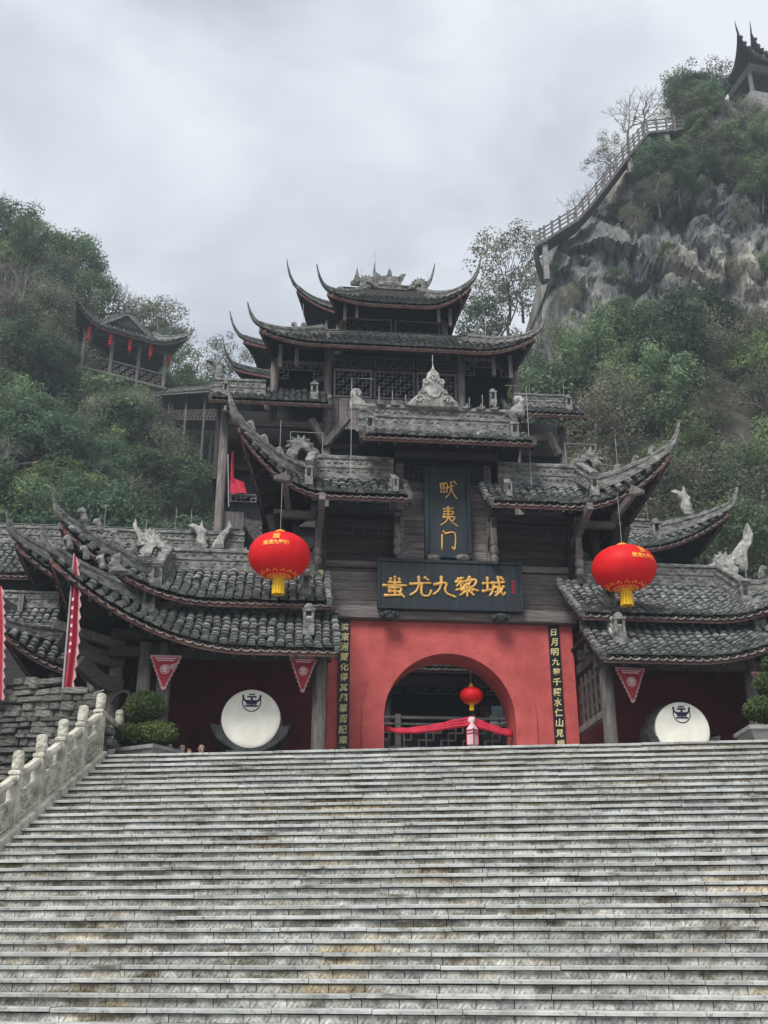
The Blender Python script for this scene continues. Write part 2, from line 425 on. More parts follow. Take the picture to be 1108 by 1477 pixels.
core = MB()
for i in range(NST + 1):
    z = LAND - RI * i
    a = s_left(i) - .25
    p = [SW(a, i - .38, 0), SW(S_R, i - .38, 0), SW(S_R, i - 1.3, 0), SW(a, i - 1.3, 0)]
    lo, hi = z - RI - .04, z - .056
    core.add([Vector((q.x, q.y, lo)) for q in p] + [Vector((q.x, q.y, hi)) for q in p], MB.BF)
st = structure(core.build('stairs', 'riser'))
unit = MB().box(-.5, .5, 0, 1, -1, 0)
slab = MB().loft([[(x, 0, -1), (x, 0, -.22), (x, .03, 0), (x, 1, 0), (x, 1, -1)] for x in (-.5, .5)])
for m_ in (slab,):
    m_.f = [tuple(reversed(f)) for f in m_.f]
um = slab.mesh('tread_slab'); um.materials.append(MATS['tread'])
ur = unit.mesh('riser_block'); ur.materials.append(MATS['riser'])
slabs, blocks = [], []
for i in range(NST):
    z = LAND - RI * i
    x = s_left(i) - .2; rs = random.Random(i)
    while x < S_R:
        w = min(rs.uniform(.95, 1.5), S_R - x + .01)
        slabs.append((i, x + w / 2, w, z + rs.uniform(-.006, .006), rs.uniform(-.012, .012)))
        x += w
    x = s_left(i) - .2 - rs.uniform(0, .4)
    k0 = math.floor(x / .45)
    x = k0 * .45
    while x < S_R:
        blocks.append((i, x + .225, .45, z, rs.uniform(-.005, .004)))
        x += .45
def st_matrix(i, s, w, z, off, d, h, ip, rz=0.):
    p = SW(s, i + ip, z); p += SN * off
    return Matrix.Translation(p) @ Matrix.Rotation(-SA + rz, 4, 'Z') @ Matrix.Diagonal((w - .010, d, h, 1))
def in_view(p):
    x, y = proj(p); return -30 < x < 1138 and y < 1500
def place(lst, me, name, d, h, ip, dz, src):
    ms = [(i, in_view(SW(s, i, z)), st_matrix(i, s, w, z - dz, off, d, h, ip)) for i, s, w, z, off in lst]
    ms.sort(key=lambda t: (not t[1], -t[0]))
    for k, (i, vis, M) in enumerate(ms[:300]): inst(me, name, st, M)
    mb = MB()
    for i, vis, M in ms[300:]: mb.add([M @ v for v in src.v], src.f)
    o = mb.build(name + '_run', me.materials[0].name, None, kind='stuff'); o.parent = st
place(slabs, um, 'tread_slab', .36, .047, 0, 0, slab)
place(blocks, ur, 'riser_block', .12, RI - .049 - .013, -.15, .062, unit)

# ---- terrace behind the stairs
tb = MB(); a, b = SW(s_left(-1) - 14, -.95, 0), SW(26, -.95, 0)
c, d = b + SN * 22, a + SN * 22
pts = [a, b, c, d]
tb.add([Vector((q.x, q.y, -.02)) for q in pts] + [Vector((q.x, q.y, LAND - .01)) for q in pts], MB.BF)
structure(tb.build('terrace', 'paving'))

# ---- wooded hills: one terrain sheet
def table(pts, Y): return [(atY(px, py, Y).x, atY(px, py, Y).z) for px, py in pts]
TL = table([(-420, 120), (-200, 215), (0, 312), (60, 345), (150, 412), (210, 455), (250, 495), (285, 570), (312, 620)], 84)
TL = [(x, z - 3.5) for x, z in TL] + [(TL[-1][0] + 10, 14), (60, 10)]
TR_ = table([(640, 640), (700, 560), (745, 500), (800, 450), (900, 430), (1108, 430), (1400, 380)], 66)
TR_ = [(-40, 6)] + [(x, z - 5.6) for x, z in TR_]
def interp(t, x):
    if x <= t[0][0]: return t[0][1]
    for (a, b), (c, d) in zip(t, t[1:]):
        if x <= c: return b + (d - b) * (x - a) / (c - a)
    return t[-1][1]
def ht(x, y):
    fl = clamp((y - 41) / 43.); fr = clamp((y - 42) / 24.)
    xl = x * (84. / max(y, 41)) ** .6; xr = x * (66. / max(y, 42)) ** .6
    hl = 3 + (interp(TL, xl) - 3) * fl ** .92
    hr = 3 + (interp(TR_, xr) - 3) * fr
    h = max(hl, hr)
    return h + noise.fractal(Vector((x * .06, y * .06, 3)), 1, 2, 4) * 2.2 * clamp((h - 6) / 10)
gx = [-120 + 240 * i / 96 for i in range(97)]; gy = [40 + 100 * (j / 44) ** 1.2 for j in range(45)]
hl = MB().sheet([[(x, y, ht(x, y)) for x in gx] for y in gy]).build('hillside', 'soil', smooth=True); structure(hl)

# ---- limestone cliff
SIL = [(690, 700), (712, 640), (735, 520), (748, 455), (768, 400), (782, 352), (800, 342), (850, 305), (880, 268), (915, 222), (935, 205), (960, 190), (1000, 155), (1040, 150), (1060, 165), (1108, 165), (1200, 150), (1350, 120)]
CY = 72.
def cliff_top(px):
    return interp([(a, b) for a, b in SIL], px)
NC, NR = 230, 150
cgrid = []
for c in range(NC + 1):
    px = 690 + 640 * c / NC; py = cliff_top(px)
    tp = atY(px, py, CY); colm = []
    wrap = clamp((800 - px) / 110.) ** 1.6 * 26
    zb = 4.
    for r in range(NR + 1):
        f = r / NR; z = zb + (tp.z - zb) * f
        y = CY - 9 * (1 - f) + wrap
        k = atY(px, py, y)
        x = tp.x + (k.x - tp.x) * .9
        q = Vector((x, y, z))
        n0 = noise.fractal(Vector((x * .05, z * .035, 1.7)), 1, 2, 5)
        n1_ = abs(noise.noise(Vector((x * .16, z * .06, 9)))) + .5 * abs(noise.noise(Vector((x * .4, z * .16, 4))))
        n2_ = noise.cell(Vector((x * .12 + n0, z * .09 + n0 * 2, 2)))
        edge = clamp((1 - f) * 8)
        n3_ = abs(noise.noise(Vector((x * .9, z * .45, 14)))) + .5 * abs(noise.noise(Vector((x * 2.1, z * 1.0, 24))))
        crack = max(0., 1 - abs(noise.noise(Vector((x * .10 + z * .07, z * .10 - x * .03, 33)))) * 9)
        q.y += (n0 * 3.2 - n1_ * 2.6 + n2_ * 1.3 - n3_ * 1.5 + crack * 1.8) * (.25 + .75 * edge)
        q.x += noise.noise(Vector((z * .13, x * .1, 5))) * 1.6 * edge
        colm.append(q)
    for bk, up in ((4, .2), (12, .5), (30, 1.)):
        colm.append(Vector((tp.x * (1 + bk / 90.), CY + wrap + bk, tp.z + up)))
    cgrid.append(colm)
cl = MB().sheet(cgrid, flip=True).build('cliff', 'rock', smooth=False); structure(cl)

# ================================================================ ROOFS
def tile_unit():
    mb = MB(); rings = []
    n = 6
    for y, w, h, z in ((0, .100, .080, .034), (.25, .088, .060, 0)):
        rings.append([Vector((w * math.cos(math.pi * j / n), y, z + h * math.sin(math.pi * j / n))) for j in range(n + 1)])
    mb.loft(rings, True, True); return mb
TU = tile_unit(); TILE_ME = TU.mesh('tile'); TILE_ME.materials.append(MATS['tile'])
ROOFTILES = {}
Z1 = Vector((0, 0, 1))
def make_slope(base, drips, soff, fas, tiles, E, T, a0, a1, sp=.22, row=.26, cover=True, sag=.045, outn=None, raft=None, so_off=.17):
    n = max(2, int(round(abs(a1 - a0) / sp)))
    cols = [(E(a0 + (a1 - a0) * i / n), T(a0 + (a1 - a0) * i / n)) for i in range(n + 1)]
    mlen = max((t - e).length for e, t in cols)
    m = max(2, int(round(mlen / row)))
    def pt(i, f, dz=0.):
        k = min(int(i), n - 1); w = i - k
        e = cols[k][0].lerp(cols[k + 1][0], w); t = cols[k][1].lerp(cols[k + 1][1], w)
        ln = (t - e).length
        p = e.lerp(t, f); p.z += -sag * math.sin(math.pi * clamp(f)) * ln + dz; return p
    for r in range(m):                                       # stepped bed of pan tiles
        lo, hi = [], []
        for j in range(2 * n + 1):
            dip = -.05 if j % 2 else 0.
            lo.append(pt(j / 2, r / m, .03 + dip)); hi.append(pt(j / 2, min(1, (r + 1.05) / m), dip))
        base.sheet([lo, hi])
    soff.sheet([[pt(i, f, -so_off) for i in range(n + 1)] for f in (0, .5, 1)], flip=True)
    fr = []
    for i in range(n + 1):                                   # board under the tile ends
        e, t = cols[i]; d = (t - e); d.z = 0; d = d.normalized() if d.length > 1e-4 else Vector((0, 1, 0))
        q = e + d * .03
        fr.append([q + Vector((0, 0, -.02)), q + Vector((0, 0, -.15)), q + d * .05 + Vector((0, 0, -.15)), q + d * .05 + Vector((0, 0, -.02))])
    fas.loft(fr, True)
    if cover:
        for i in range(n + 1):
            e, t = cols[i]; ln = (t - e).length
            if ln < .18: continue
            k = max(1, int(round(ln / row)))
            ac = (cols[min(i + 1, n)][0] - cols[max(i - 1, 0)][0]).normalized()
            for r in range(k):
                p = pt(i, r / k, .012); q = pt(i, (r + 1) / k, .012)
                y = (q - p).normalized(); x = (ac - y * ac.dot(y)).normalized(); z = x.cross(y)
                if z.z < 0: x = -x; z = -z
                s = (q - p).length / .20
                M = Matrix((x, y, z)).transposed().to_4x4()
                M = Matrix.Translation(p + Vector((rnd(-.016, .016), rnd(-.02, .02), rnd(-.006, .016)))) @ M @ Matrix.Rotation(rnd(-.11, .11), 4, 'Z') @ Matrix.Rotation(rnd(-.08, .05), 4, 'X') @ Matrix.Diagonal((sp / .22 * rnd(.93, 1.04), s, rnd(.9, 1.12) * sp / .22, 1))
                tiles.append(M)
            if i < n:                                        # curved drip tile at the eave between two cover rows
                p = pt(i + .5, 0, -.012); q = pt(i + .5, .1, -.012); y = (q - p).normalized(); x = (ac - y * ac.dot(y)).normalized(); z = x.cross(y)
                if z.z < 0: x = -x; z = -z
                w = sp * .47; o = []
                for yy in (-.05, .12):
                    o.append([p + x * (w * math.cos(math.pi * j / 5)) + y * yy - z * (.055 * math.sin(math.pi * j / 5)) + z * rnd(0, .008) for j in range(6)])
                o2 = [[q - z * .02 for q in ring] for ring in o]
                drips.loft([o[0] + o2[0][::-1], o[1] + o2[1][::-1]], True)
    if raft:
        k = max(2, int(abs(a1 - a0) / raft)); out = []
        for i in range(k + 1):
            f = n * i / k
            p, q = pt(f, .03, -so_off - .05), pt(f, .97, -so_off - .05)
            if (q - p).length > .3: out.append((p, q))
        return out
    return []
RIDGE_PROF = [(-.13, -.10), (.13, -.10), (.13, .10), (.085, .12), (.085, .24), (.12, .26), (.12, .34), (.06, .38), (.05, .46), (-.05, .46), (-.06, .38), (-.12, .34), (-.12, .26), (-.085, .24), (-.085, .12), (-.13, .10)]
def rect_roof(T_, uL, uR, vF, vB, zE, zT, tu0, tu1, tv0, tv1, rise=(0, 0), ext=(.7, .7), c=(3., 3.), ends=('hip', 'hip'), sp=.22, row=.20,
              cover=('front',), raft=None, hip=1., spike=.55, power=2.1, vext=None, back=True, barge=False, mt='tile_bed', mcov='tile', slopes=('front', 'left', 'right', 'back')):
    vext = vext or ext
    base, drips, soff, fas = MB(), MB(), MB(), MB(); tiles = []; rafters = []; hips = []
    def q_(d, i): return clamp((c[i] - d) / (c[i] + ext[i])) if ends[i] == 'hip' else 0.     # d = distance inward from the base corner
    tipL = Vector((uL - ext[0], vF - vext[0], zE + rise[0])); tipR = Vector((uR + ext[1], vF - vext[1], zE + rise[1]))
    def hipline(i, q, bk=False):
        tip = (tipL, tipR)[i]; a = Vector(((tu0, tu1)[i], tv1 if bk else tv0, zT))
        ty = tip.y if not bk else vB + vext[i]
        x = a.x + (tip.x - a.x) * q; qe = q_((x - uL) if i == 0 else (uR - x), i)
        zn = zT + (zE + .20 - zT) * (1 - (1 - q) ** 1.5) + (rise[i] - .14) * q ** 2.4
        return Vector((x, a.y + (ty - a.y) * q, max(zn, zE + rise[i] * qe ** power + .06 + .80 * (1 - q))))
    def E_fb(u, bk):
        z = zE; v = vB if bk else vF; sg = 1 if bk else -1
        for i, d in ((0, u - uL), (1, uR - u)):
            q = q_(d, i); z += rise[i] * q ** power; v += sg * vext[i] * q * q
        return Vector((u, v, z))
    def T_fb(u, bk):
        if ends[0] == 'hip' and u < tu0: return hipline(0, clamp((tu0 - u) / (tu0 - tipL.x)), bk)
        if ends[1] == 'hip' and u > tu1: return hipline(1, clamp((u - tu1) / (tipR.x - tu1)), bk)
        return Vector((u, tv1 if bk else tv0, zT))
    def E_s(v, i):
        z = zE; u = (uL, uR)[i]; sg = (-1, 1)[i]
        for d in (v - vF, vB - v):
            q = clamp((c[i] - d) / (c[i] + vext[i])); z += rise[i] * q ** power; u += sg * ext[i] * q * q
        return Vector((u, v, z))
    def T_s(v, i):
        tip = (tipL, tipR)[i]
        if v < tv0: return hipline(i, clamp((tv0 - v) / (tv0 - tip.y)))
        if v > tv1: return hipline(i, clamp((v - tv1) / (vB + vext[i] - tv1)), True)
        return Vector(((tu0, tu1)[i], v, zT))
    ua = tipL.x + .03 if ends[0] == 'hip' else uL; ub = tipR.x - .03 if ends[1] == 'hip' else uR
    if 'front' in slopes:
        rafters += make_slope(base, drips, soff, fas, tiles, lambda u: E_fb(u, False), lambda u: T_fb(u, False), ua, ub, sp, row, 'front' in cover, raft=raft)
    if 'back' in slopes and back:
        make_slope(base, drips, soff, fas, tiles, lambda u: E_fb(u, True), lambda u: T_fb(u, True), ua, ub, sp, row * 2, False)
    for i, nm in ((0, 'left'), (1, 'right')):
        if ends[i] == 'hip' and nm in slopes:
            rafters += make_slope(base, drips, soff, fas, tiles, lambda v: E_s(v, i), lambda v: T_s(v, i), (tipL, tipR)[i].y + .03, vB + vext[i] - .03, sp, row * (1 if nm in cover else 2), nm in cover, raft=raft)
    o = base.build('roof', mt, T_)
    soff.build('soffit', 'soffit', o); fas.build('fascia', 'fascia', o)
    for p, q in rafters: MB().beam(p, q, .07, .10).build('rafter', 'wood', o)
    if drips.v: drips.build('drip_tiles', 'tile_drip', o, kind='stuff')
    for i in (0, 1):
        if ends[i] != 'hip':
            if barge:
                u = (uL, uR)[i]; e_, t_ = E_fb(u, False), T_fb(u, False)
                MB().sweep([e_ + Vector((0, -.02, 0)), e_.lerp(t_, .5) + Vector((0, 0, -.06)), t_], [(-.06, -.10), (.06, -.10), (.06, .07), (-.06, .07)]).build('barge_ridge', 'plaster', o)
            continue
        for bk in ((False, True) if back else (False,)):
            N = 14; path = [hipline(i, q / N, bk) + Vector((0, 0, .05)) for q in range(N + 1)]
            d = (path[-1] - path[-2]).normalized()
            sc = [hip * (1.05 - .55 * q / N) for q in range(N + 1)]
            p = path[-1]
            for q in range(1, 9):
                d = (d + Vector((0, 0, .30))).normalized(); p = p + d * spike / 7; path.append(p); sc.append(hip * (.52 - .054 * q))
            h = MB().sweep(path, RIDGE_PROF, sc).jitter(.02 * hip, 4., i).build('hip_ridge', 'plaster', o)
            fixnormals(h)
    ROOFTILES.setdefault(T_.name, []).append((o, tiles, mcov))
    return o, hipline
def finish_tiles(T_, limit=300):
    """the tiles that show largest become parts, the rest one joined run for each roof"""
    Mw = Matrix.Translation(T_.location) @ Matrix.Rotation(T_.rotation_euler.z, 4, 'Z'); b = BASE[T_.name]
    allt = []
    for o, tl, mc in ROOFTILES.pop(T_.name, []):
        for M in tl:
            w = Mw @ (M.translation - b); x, y = proj(w)
            allt.append((not (-15 < x < 1123), (w - cam.location).length, M, o, mc))
    allt.sort(key=lambda t: (t[0], t[1]))
    sh = Matrix.Translation(-b)
    for _, _, M, o, mc in allt[:limit]: inst(TILE_ME, 'tile', o, sh @ M)
    rest = {}
    for _, _, M, o, mc in allt[limit:]: rest.setdefault(o.name, (o, mc, MB()))[2].add([M @ v for v in TU.v], TU.f)
    for o, mc, mb in rest.values(): mb.build('tile_run', mc, o, kind='stuff')
def ridge(parent, p, q, h=.45, w=.3, m='plaster', name='ridge', jit=.012):
    """layered plaster ridge between two points"""
    k = h / .46
    prof = [(-.5, -.10), (.5, -.10), (.5, .05), (.36, .07), (.36, .17), (.46, .19), (.46, .24), (.34, .26), (.34, .37), (.5, .39), (.5, .44), (.38, .47), (-.38, .47), (-.5, .44), (-.5, .39), (-.34, .37), (-.34, .26), (-.46, .24), (-.46, .19), (-.36, .17), (-.36, .07), (-.5, .05)]
    p, q = Vector(p), Vector(q); n = max(3, int((q - p).length / .12))
    o = MB().sweep([p.lerp(q, i / n) for i in range(n + 1)], [(a * w, b * k) for a, b in prof]).jitter(jit, 6).build(name, m, parent)
    fixnormals(o)
    d = (q - p); ln = d.length
    if ln > .9 and h > .3:                                    # moulded relief along both faces
        sd = d.cross(Vector((0, 0, 1))).normalized(); rm = MB(); k_ = int(ln / .17); rs = random.Random(int(ln * 100))
        for i in range(k_):
            c_ = p.lerp(q, (i + .5) / k_)
            for s in (-1, 1):
                for zf, a in ((.12, .06), (.315, .055)):
                    if rs.random() < .86: rm.ell(c_ + sd * s * w * .36 + Vector((0, 0, zf * k)), (a * rs.uniform(.7, 1.2), .035, .045 * k * rs.uniform(.7, 1.2)), 6, 4)
        rm.build('relief', m, parent, kind='stuff')
    return o
def shrine(parent, p, s=1., m='plaster'):
    s *= .8
    """little plaster niche standing at a ridge end"""
    p = Vector(p); mb = MB()
    mb.box(p.x - .17 * s, p.x + .17 * s, p.y - .15 * s, p.y + .15 * s, p.z - .25 * s, p.z + .12 * s)
    for a in (-.12, .12): mb.box(p.x + (a - .04) * s, p.x + (a + .04) * s, p.y - .13 * s, p.y + .13 * s, p.z + .12 * s, p.z + .5 * s)
    mb.box(p.x - .08 * s, p.x + .08 * s, p.y + .06 * s, p.y + .13 * s, p.z + .12 * s, p.z + .5 * s)
    mb.box(p.x - .19 * s, p.x + .19 * s, p.y - .16 * s, p.y + .16 * s, p.z + .5 * s, p.z + .58 * s)
    mb.ell((p.x, p.y, p.z + .62 * s), (.15 * s, .13 * s, .15 * s), 8, 6)
    return mb.jitter(.012, 7).build('ridge_shrine', m, parent)
def outline_ornament(parent, pts, p, s, name, m='plaster_pale', th=.16, flip=1, yaw=0., jit=.02):
    """carved plaster figure: an outline with real thickness, swelling to the middle"""
    p = Vector(p); n = len(pts); mb = MB(); rz = Matrix.Rotation(yaw, 3, 'Z')
    cx = sum(a for a, b in pts) / n; cz = sum(b for a, b in pts) / n
    rings = []
    for y, k in ((-th, .72), (-th * .5, 1.), (th * .5, 1.), (th, .72)):
        rings.append([p + rz @ Vector((flip * (cx + (a - cx) * k) * s, y * s, (cz + (b - cz) * k) * s)) for a, b in pts])
    mb.loft(rings, False)
    o = mb.build(name, m, parent)
    bm = bmesh.new(); bm.from_mesh(o.data); bm.verts.ensure_lookup_table()
    for k in (0, 3):
        f = bm.faces.new([bm.verts[k * n + j] for j in range(n)]); bmesh.ops.triangulate(bm, faces=[f])
    bmesh.ops.recalc_face_normals(bm, faces=bm.faces); bm.to_mesh(o.data); bm.free()
    return o
DRAGON = [(-.62, 0), (-.70, .22), (-.60, .46), (-.78, .44), (-.60, .62), (-.72, .72), (-.48, .74), (-.52, .92), (-.32, .82), (-.28, 1.02), (-.14, .84), (-.02, 1.0), (.04, .80), (.20, .86), (.18, .68), (.36, .66), (.30, .50), (.52, .40), (.62, .16), (.56, 0), (.34, 0), (.30, .18), (.12, .34), (-.10, .38), (-.26, .28), (-.32, .12), (-.30, 0)]
FISHTAIL = [(-.1, 0), (-.22, .3), (-.2, .6), (-.42, .95), (-.62, 1.02), (-.4, 1.12), (-.12, .98), (-.02, 1.3), (.06, .95), (.22, .75), (.14, .6), (.28, .45), (.18, .3), (.3, .12), (.22, 0)]
HORN = [(-.18, 0), (-.12, .25), (.02, .5), (.2, .72), (.42, .95), (.46, 1.25), (.56, .95), (.5, .7), (.34, .48), (.26, .25), (.3, 0)]
CURL = [(-.16, 0), (-.2, .3), (-.1, .5), (-.3, .56), (-.38, .46), (-.36, .66), (-.14, .76), (.0, .66), (.08, .42), (.16, .2), (.16, 0)]
def lattice(mb, u0, u1, z0, z1, v, step=.16, bar=.028, dep=.04, seed=1):
    """interlocking key-fret bars"""
    rs = random.Random(seed)
    nx = max(2, int(round((u1 - u0) / step))); nz = max(2, int(round((z1 - z0) / step)))
    dx = (u1 - u0) / nx; dz = (z1 - z0) / nz
    for i in range(nx + 1):
        for j in range(nz):
            if i in (0, nx) or (i + 2 * j) % 3 != 0:
                x = u0 + i * dx; mb.box(x - bar / 2, x + bar / 2, v, v + dep, z0 + j * dz, z0 + (j + 1) * dz)
    for j in range(nz + 1):
        for i in range(nx):
            if j in (0, nz) or (2 * i + j) % 3 != 1:
                z = z0 + j * dz; mb.box(u0 + i * dx, u0 + (i + 1) * dx, v + .004, v + dep - .004, z - bar / 2, z + bar / 2)
def window(parent, u0, u1, z0, z1, v, step=.16, seed=1, bars='lattice', frame='wood_grey', bar=.028):
    """framed fret window: frame part with lattice and a near-black panel below it for the unlit room"""
    f = MB(); w = .07
    f.box(u0 - w, u1 + w, v - .05, v + .05, z0 - w, z0); f.box(u0 - w, u1 + w, v - .05, v + .05, z1, z1 + w)
    f.box(u0 - w, u0, v - .05, v + .05, z0, z1); f.box(u1, u1 + w, v - .05, v + .05, z0, z1)
    o = f.build('window_frame', frame, parent)
    lb = MB(); lattice(lb, u0, u1, z0, z1, v - .02, step, bar, .04, seed); lb.build('fret', bars, o)
    MB().box(u0, u1, v + .18, v + .2, z0, z1).build('opening', 'void_shade', o)  # solid near-black sheet standing in for the shade inside the window
    return o
def planks(parent, u0, u1, z0, z1, v, h=.24, th=.05, m='wood_plank', cut=None, seed=0):
    rs = random.Random(seed + int(u0 * 10)); z = z0
    while z < z1 - .05:
        hh = min(h * rs.uniform(.85, 1.15), z1 - z)
        segs = [(u0, u1)]
        if cut and z + hh > cut[2] and z < cut[3]: segs = [(u0, cut[0]), (cut[1], u1)]
        for a, b in segs:
            if b - a > .02:
                d = rs.uniform(0, .014)
                MB().box(a, b, v - th - d, v, z + .006, z + hh - .006).build('plank', m, parent)
        z += hh
def column(parent, u, v, z0, z1, r=.17, m='wood_grey', name='column', base=True):
    mb = MB().tube([(u, v, z0), (u, v, z0 + .3), (u, v, (z0 + z1) / 2), (u, v, z1)], [r * 1.02, r, r * .98, r * .93], 14)
    o = mb.build(name, m, parent, smooth=False)
    for f in o.data.polygons: f.use_smooth = len(f.vertices) == 4
    if base: MB().lathe([(r * 1.5, z0 - .02), (r * 1.6, z0 + .08), (r * 1.25, z0 + .2), (r * 1.05, z0 + .22)], (u, v, 0), 14).build('column_base', 'concrete', o)
    return o
def hanging_post(parent, u, v, z0, z1, w=.16, m='wood_grey'):
    """carved hanging post with turned drop"""
    mb = MB().box(u - w / 2, u + w / 2, v - w / 2, v + w / 2, z0 + .62, z1)
    mb.lathe([(.05, z0), (.10, z0 + .06), (.12, z0 + .16), (.07, z0 + .24), (.11, z0 + .30), (.13, z0 + .42), (.08, z0 + .5), (.11, z0 + .56), (.11, z0 + .63)], (u, v, 0), 10)
    return mb.build('hanging_post', m, parent)
def bracket(parent, p, dv, dz, w=.14, m='wood'):
    """curved bracket arm from a wall out to an eave"""
    p = Vector(p); pts = [p + Vector((0, dv * (f ** .8), dz * f * f)) for f in [i / 7 for i in range(8)]]
    return MB().sweep(pts, [(-w / 2, -.13), (w / 2, -.13), (w / 2, .13), (-w / 2, .13)], [1.1, 1.1, 1.05, 1, .95, .9, .85, .8]).build('bracket', m, parent)
def curved_beam(parent, pts, w=.2, h=.34, m='wood_h', name='curved_beam'):
    P = [Vector(p) for p in pts]; out = []
    for i in range(len(P) - 1):
        a, b = P[i], P[i + 1]
        for k in range(4): out.append(a.lerp(b, k / 4))
    out.append(P[-1])
    sm = [out[0]] + [(out[i - 1] + out[i] * 2 + out[i + 1]) / 4 for i in range(1, len(out) - 1)] + [out[-1]]
    return fixnormals(MB().sweep(sm, [(-w / 2, -h / 2), (w / 2, -h / 2), (w / 2 * 1.1, 0), (w / 2, h / 2), (-w / 2, h / 2), (-w / 2 * 1.1, 0)]).build(name, m, parent))
def rod_line(T_, pts, r=.009, name='lightning_rod', m='wire'):
    return MB().tube(pts, r, 5).build(name, m, T_)

# ================================================================ BUILDINGS
# ---- central gatehouse
G = thing('gatehouse', 'red walled gatehouse with round arch and timber upper storey between the drum pavilions', 'gatehouse', (0, 0, LAND), gate=True)
RC, RR, SPR = -.04, 1.70, 7.15
wl, wr, wt = -3.2, 3.32, 9.7
NA = 40
arc = [(RC - RR, LAND)] + [(RC + RR * math.cos(math.pi - math.pi * i / NA), SPR + RR * math.sin(math.pi * i / NA)) for i in range(NA + 1)] + [(RC + RR, LAND)]
out = []
for u, z in arc:                                             # matching points on the outer rectangle
    if z <= SPR + .001: out.append((wl if u < RC else wr, z))
    else:
        a = math.atan2(z - SPR, u - RC); ca, sa_ = math.cos(a), math.sin(a)
        t = min(((wr - RC) / ca if ca > 1e-6 else 1e9), ((wl - RC) / ca if ca < -1e-6 else 1e9), (wt - SPR) / sa_ if sa_ > 1e-6 else 1e9)
        out.append((RC + ca * t, SPR + sa_ * t))
mb = MB()
for v, fl in ((0, False), (1.1, True)):
    mb.sheet([[(u, v, z) for u, z in out], [(u, v, z) for u, z in arc]], flip=fl)
mb.sheet([[(u, 0, z) for u, z in arc], [(u, 1.1, z) for u, z in arc]])
# corners of the rectangle that the fan cuts off
for cu, cz in ((wl, wt), (wr, wt)):
    n_ = [p for p in out if abs(p[0] - cu) < 1e-4 and p[1] > SPR]; m_ = [p for p in out if abs(p[1] - wt) < 1e-4]
    p_ = max(n_, key=lambda p: p[1]); q_ = min(m_, key=lambda p: abs(p[0] - cu))
    for v in (0, 1.1): mb.add([(cu, v, cz), (p_[0], v, p_[1]), (q_[0], v, q_[1])], [(0, 1, 2)])
mb.sheet([[(wl, 0, LAND), (wl, 0, wt)], [(wl, 1.1, LAND), (wl, 1.1, wt)]]); mb.sheet([[(wr, 0, LAND), (wr, 0, wt)], [(wr, 1.1, LAND), (wr, 1.1, wt)]], flip=True)
mb.sheet([[(wl, 0, wt), (wr, 0, wt)], [(wl, 1.1, wt), (wr, 1.1, wt)]])
rw = fixnormals(mb.build('wall', 'red_wall', G))
R2 = 2.26
band = []
def arch_pts(r): return [(RC - r, LAND)] + [(RC + r * math.cos(math.pi - math.pi * i / NA), SPR + r * math.sin(math.pi * i / NA)) for i in range(NA + 1)] + [(RC + r, LAND)]
ai, ao = arch_pts(RR - .001), arch_pts(R2)
rings = [[(ao[i][0], .02, ao[i][1]), (ao[i][0], -.055, ao[i][1]), (ai[i][0], -.055, ai[i][1]), (ai[i][0], .02, ai[i][1])] for i in range(len(ai))]
fixnormals(MB().loft(rings).build('arch_band', 'red_wall', rw))
# ledge beams
bevel(MB().box(-3.28, 3.42, -.20, .3, 9.72, 9.94).build('ledge_beam', 'wood_ledge', G), .02)
MB().box(-3.35, 3.5, -.14, .3, 9.945, 10.06).build('ledge_beam', 'wood_plank', G)
# timber storey
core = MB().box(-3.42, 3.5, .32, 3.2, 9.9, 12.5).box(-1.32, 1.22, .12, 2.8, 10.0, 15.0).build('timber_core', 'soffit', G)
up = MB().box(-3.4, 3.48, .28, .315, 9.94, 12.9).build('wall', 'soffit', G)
planks(up, -3.36, -1.36, 10.07, 11.22, .27, .29, seed=1); planks(up, 1.26, 3.42, 10.07, 11.22, .27, .29, seed=2)
planks(up, -3.36, -1.36, 11.40, 12.7, .31, .26, m='wood_h', seed=3); planks(up, 1.26, 3.42, 11.40, 12.7, .31, .26, m='wood_h', seed=4)
planks(up, -1.22, 1.12, 11.3, 13.75, .10, .23, seed=5)
for u0, u1 in ((-3.4, -1.36), (1.26, 3.46)): MB().box(u0, u1, .10, .3, 11.23, 11.40).build('rail', 'wood_ledge', G)
for u in (-1.29, 1.19): MB().box(u - .1, u + .1, -.04, .3, 10.06, 14.3).build('post', 'wood_plank', G)
for u in (-3.43, 3.5): MB().box(u - .14, u + .14, -.02, .34, 9.95, 12.9).build('post', 'wood_h', G)
for u, z0, z1 in ((-1.42, 11.35, 12.55), (1.18, 11.2, 12.5), (-3.55, 11.0, 12.6), (3.5, 10.9, 12.6)): hanging_post(G, u, -.55, z0, z1)
for u, dv in ((-1.42, -.75), (1.18, -.75), (-3.55, -.9), (3.5, -.9)): bracket(G, (u, .1, 11.9), dv, .55, .13, 'wood_h')
fb = MB(); lattice(fb, -1.18, 1.08, 13.80, 14.28, .06, .14, .02, .03, 5); fb.build('fret_band', 'lattice_dark', G)
for u0, u1 in ((-3.3, -1.45), (1.3, 3.4)):
    fb = MB(); lattice(fb, u0, u1, 12.15, 12.5, -.05, .14, .02, .03, 6); fb.build('fret_band', 'lattice_dark', G)
MB().box(-3.6, -1.3, -.62, -.46, 12.50, 12.66).build('eave_beam', 'wood_h', G); MB().box(1.05, 3.6, -.62, -.46, 12.45, 12.62).build('eave_beam', 'wood_h', G)
MB().box(-1.5, 1.35, -.75, -.6, 14.20, 14.36).build('eave_beam', 'wood_h', G)
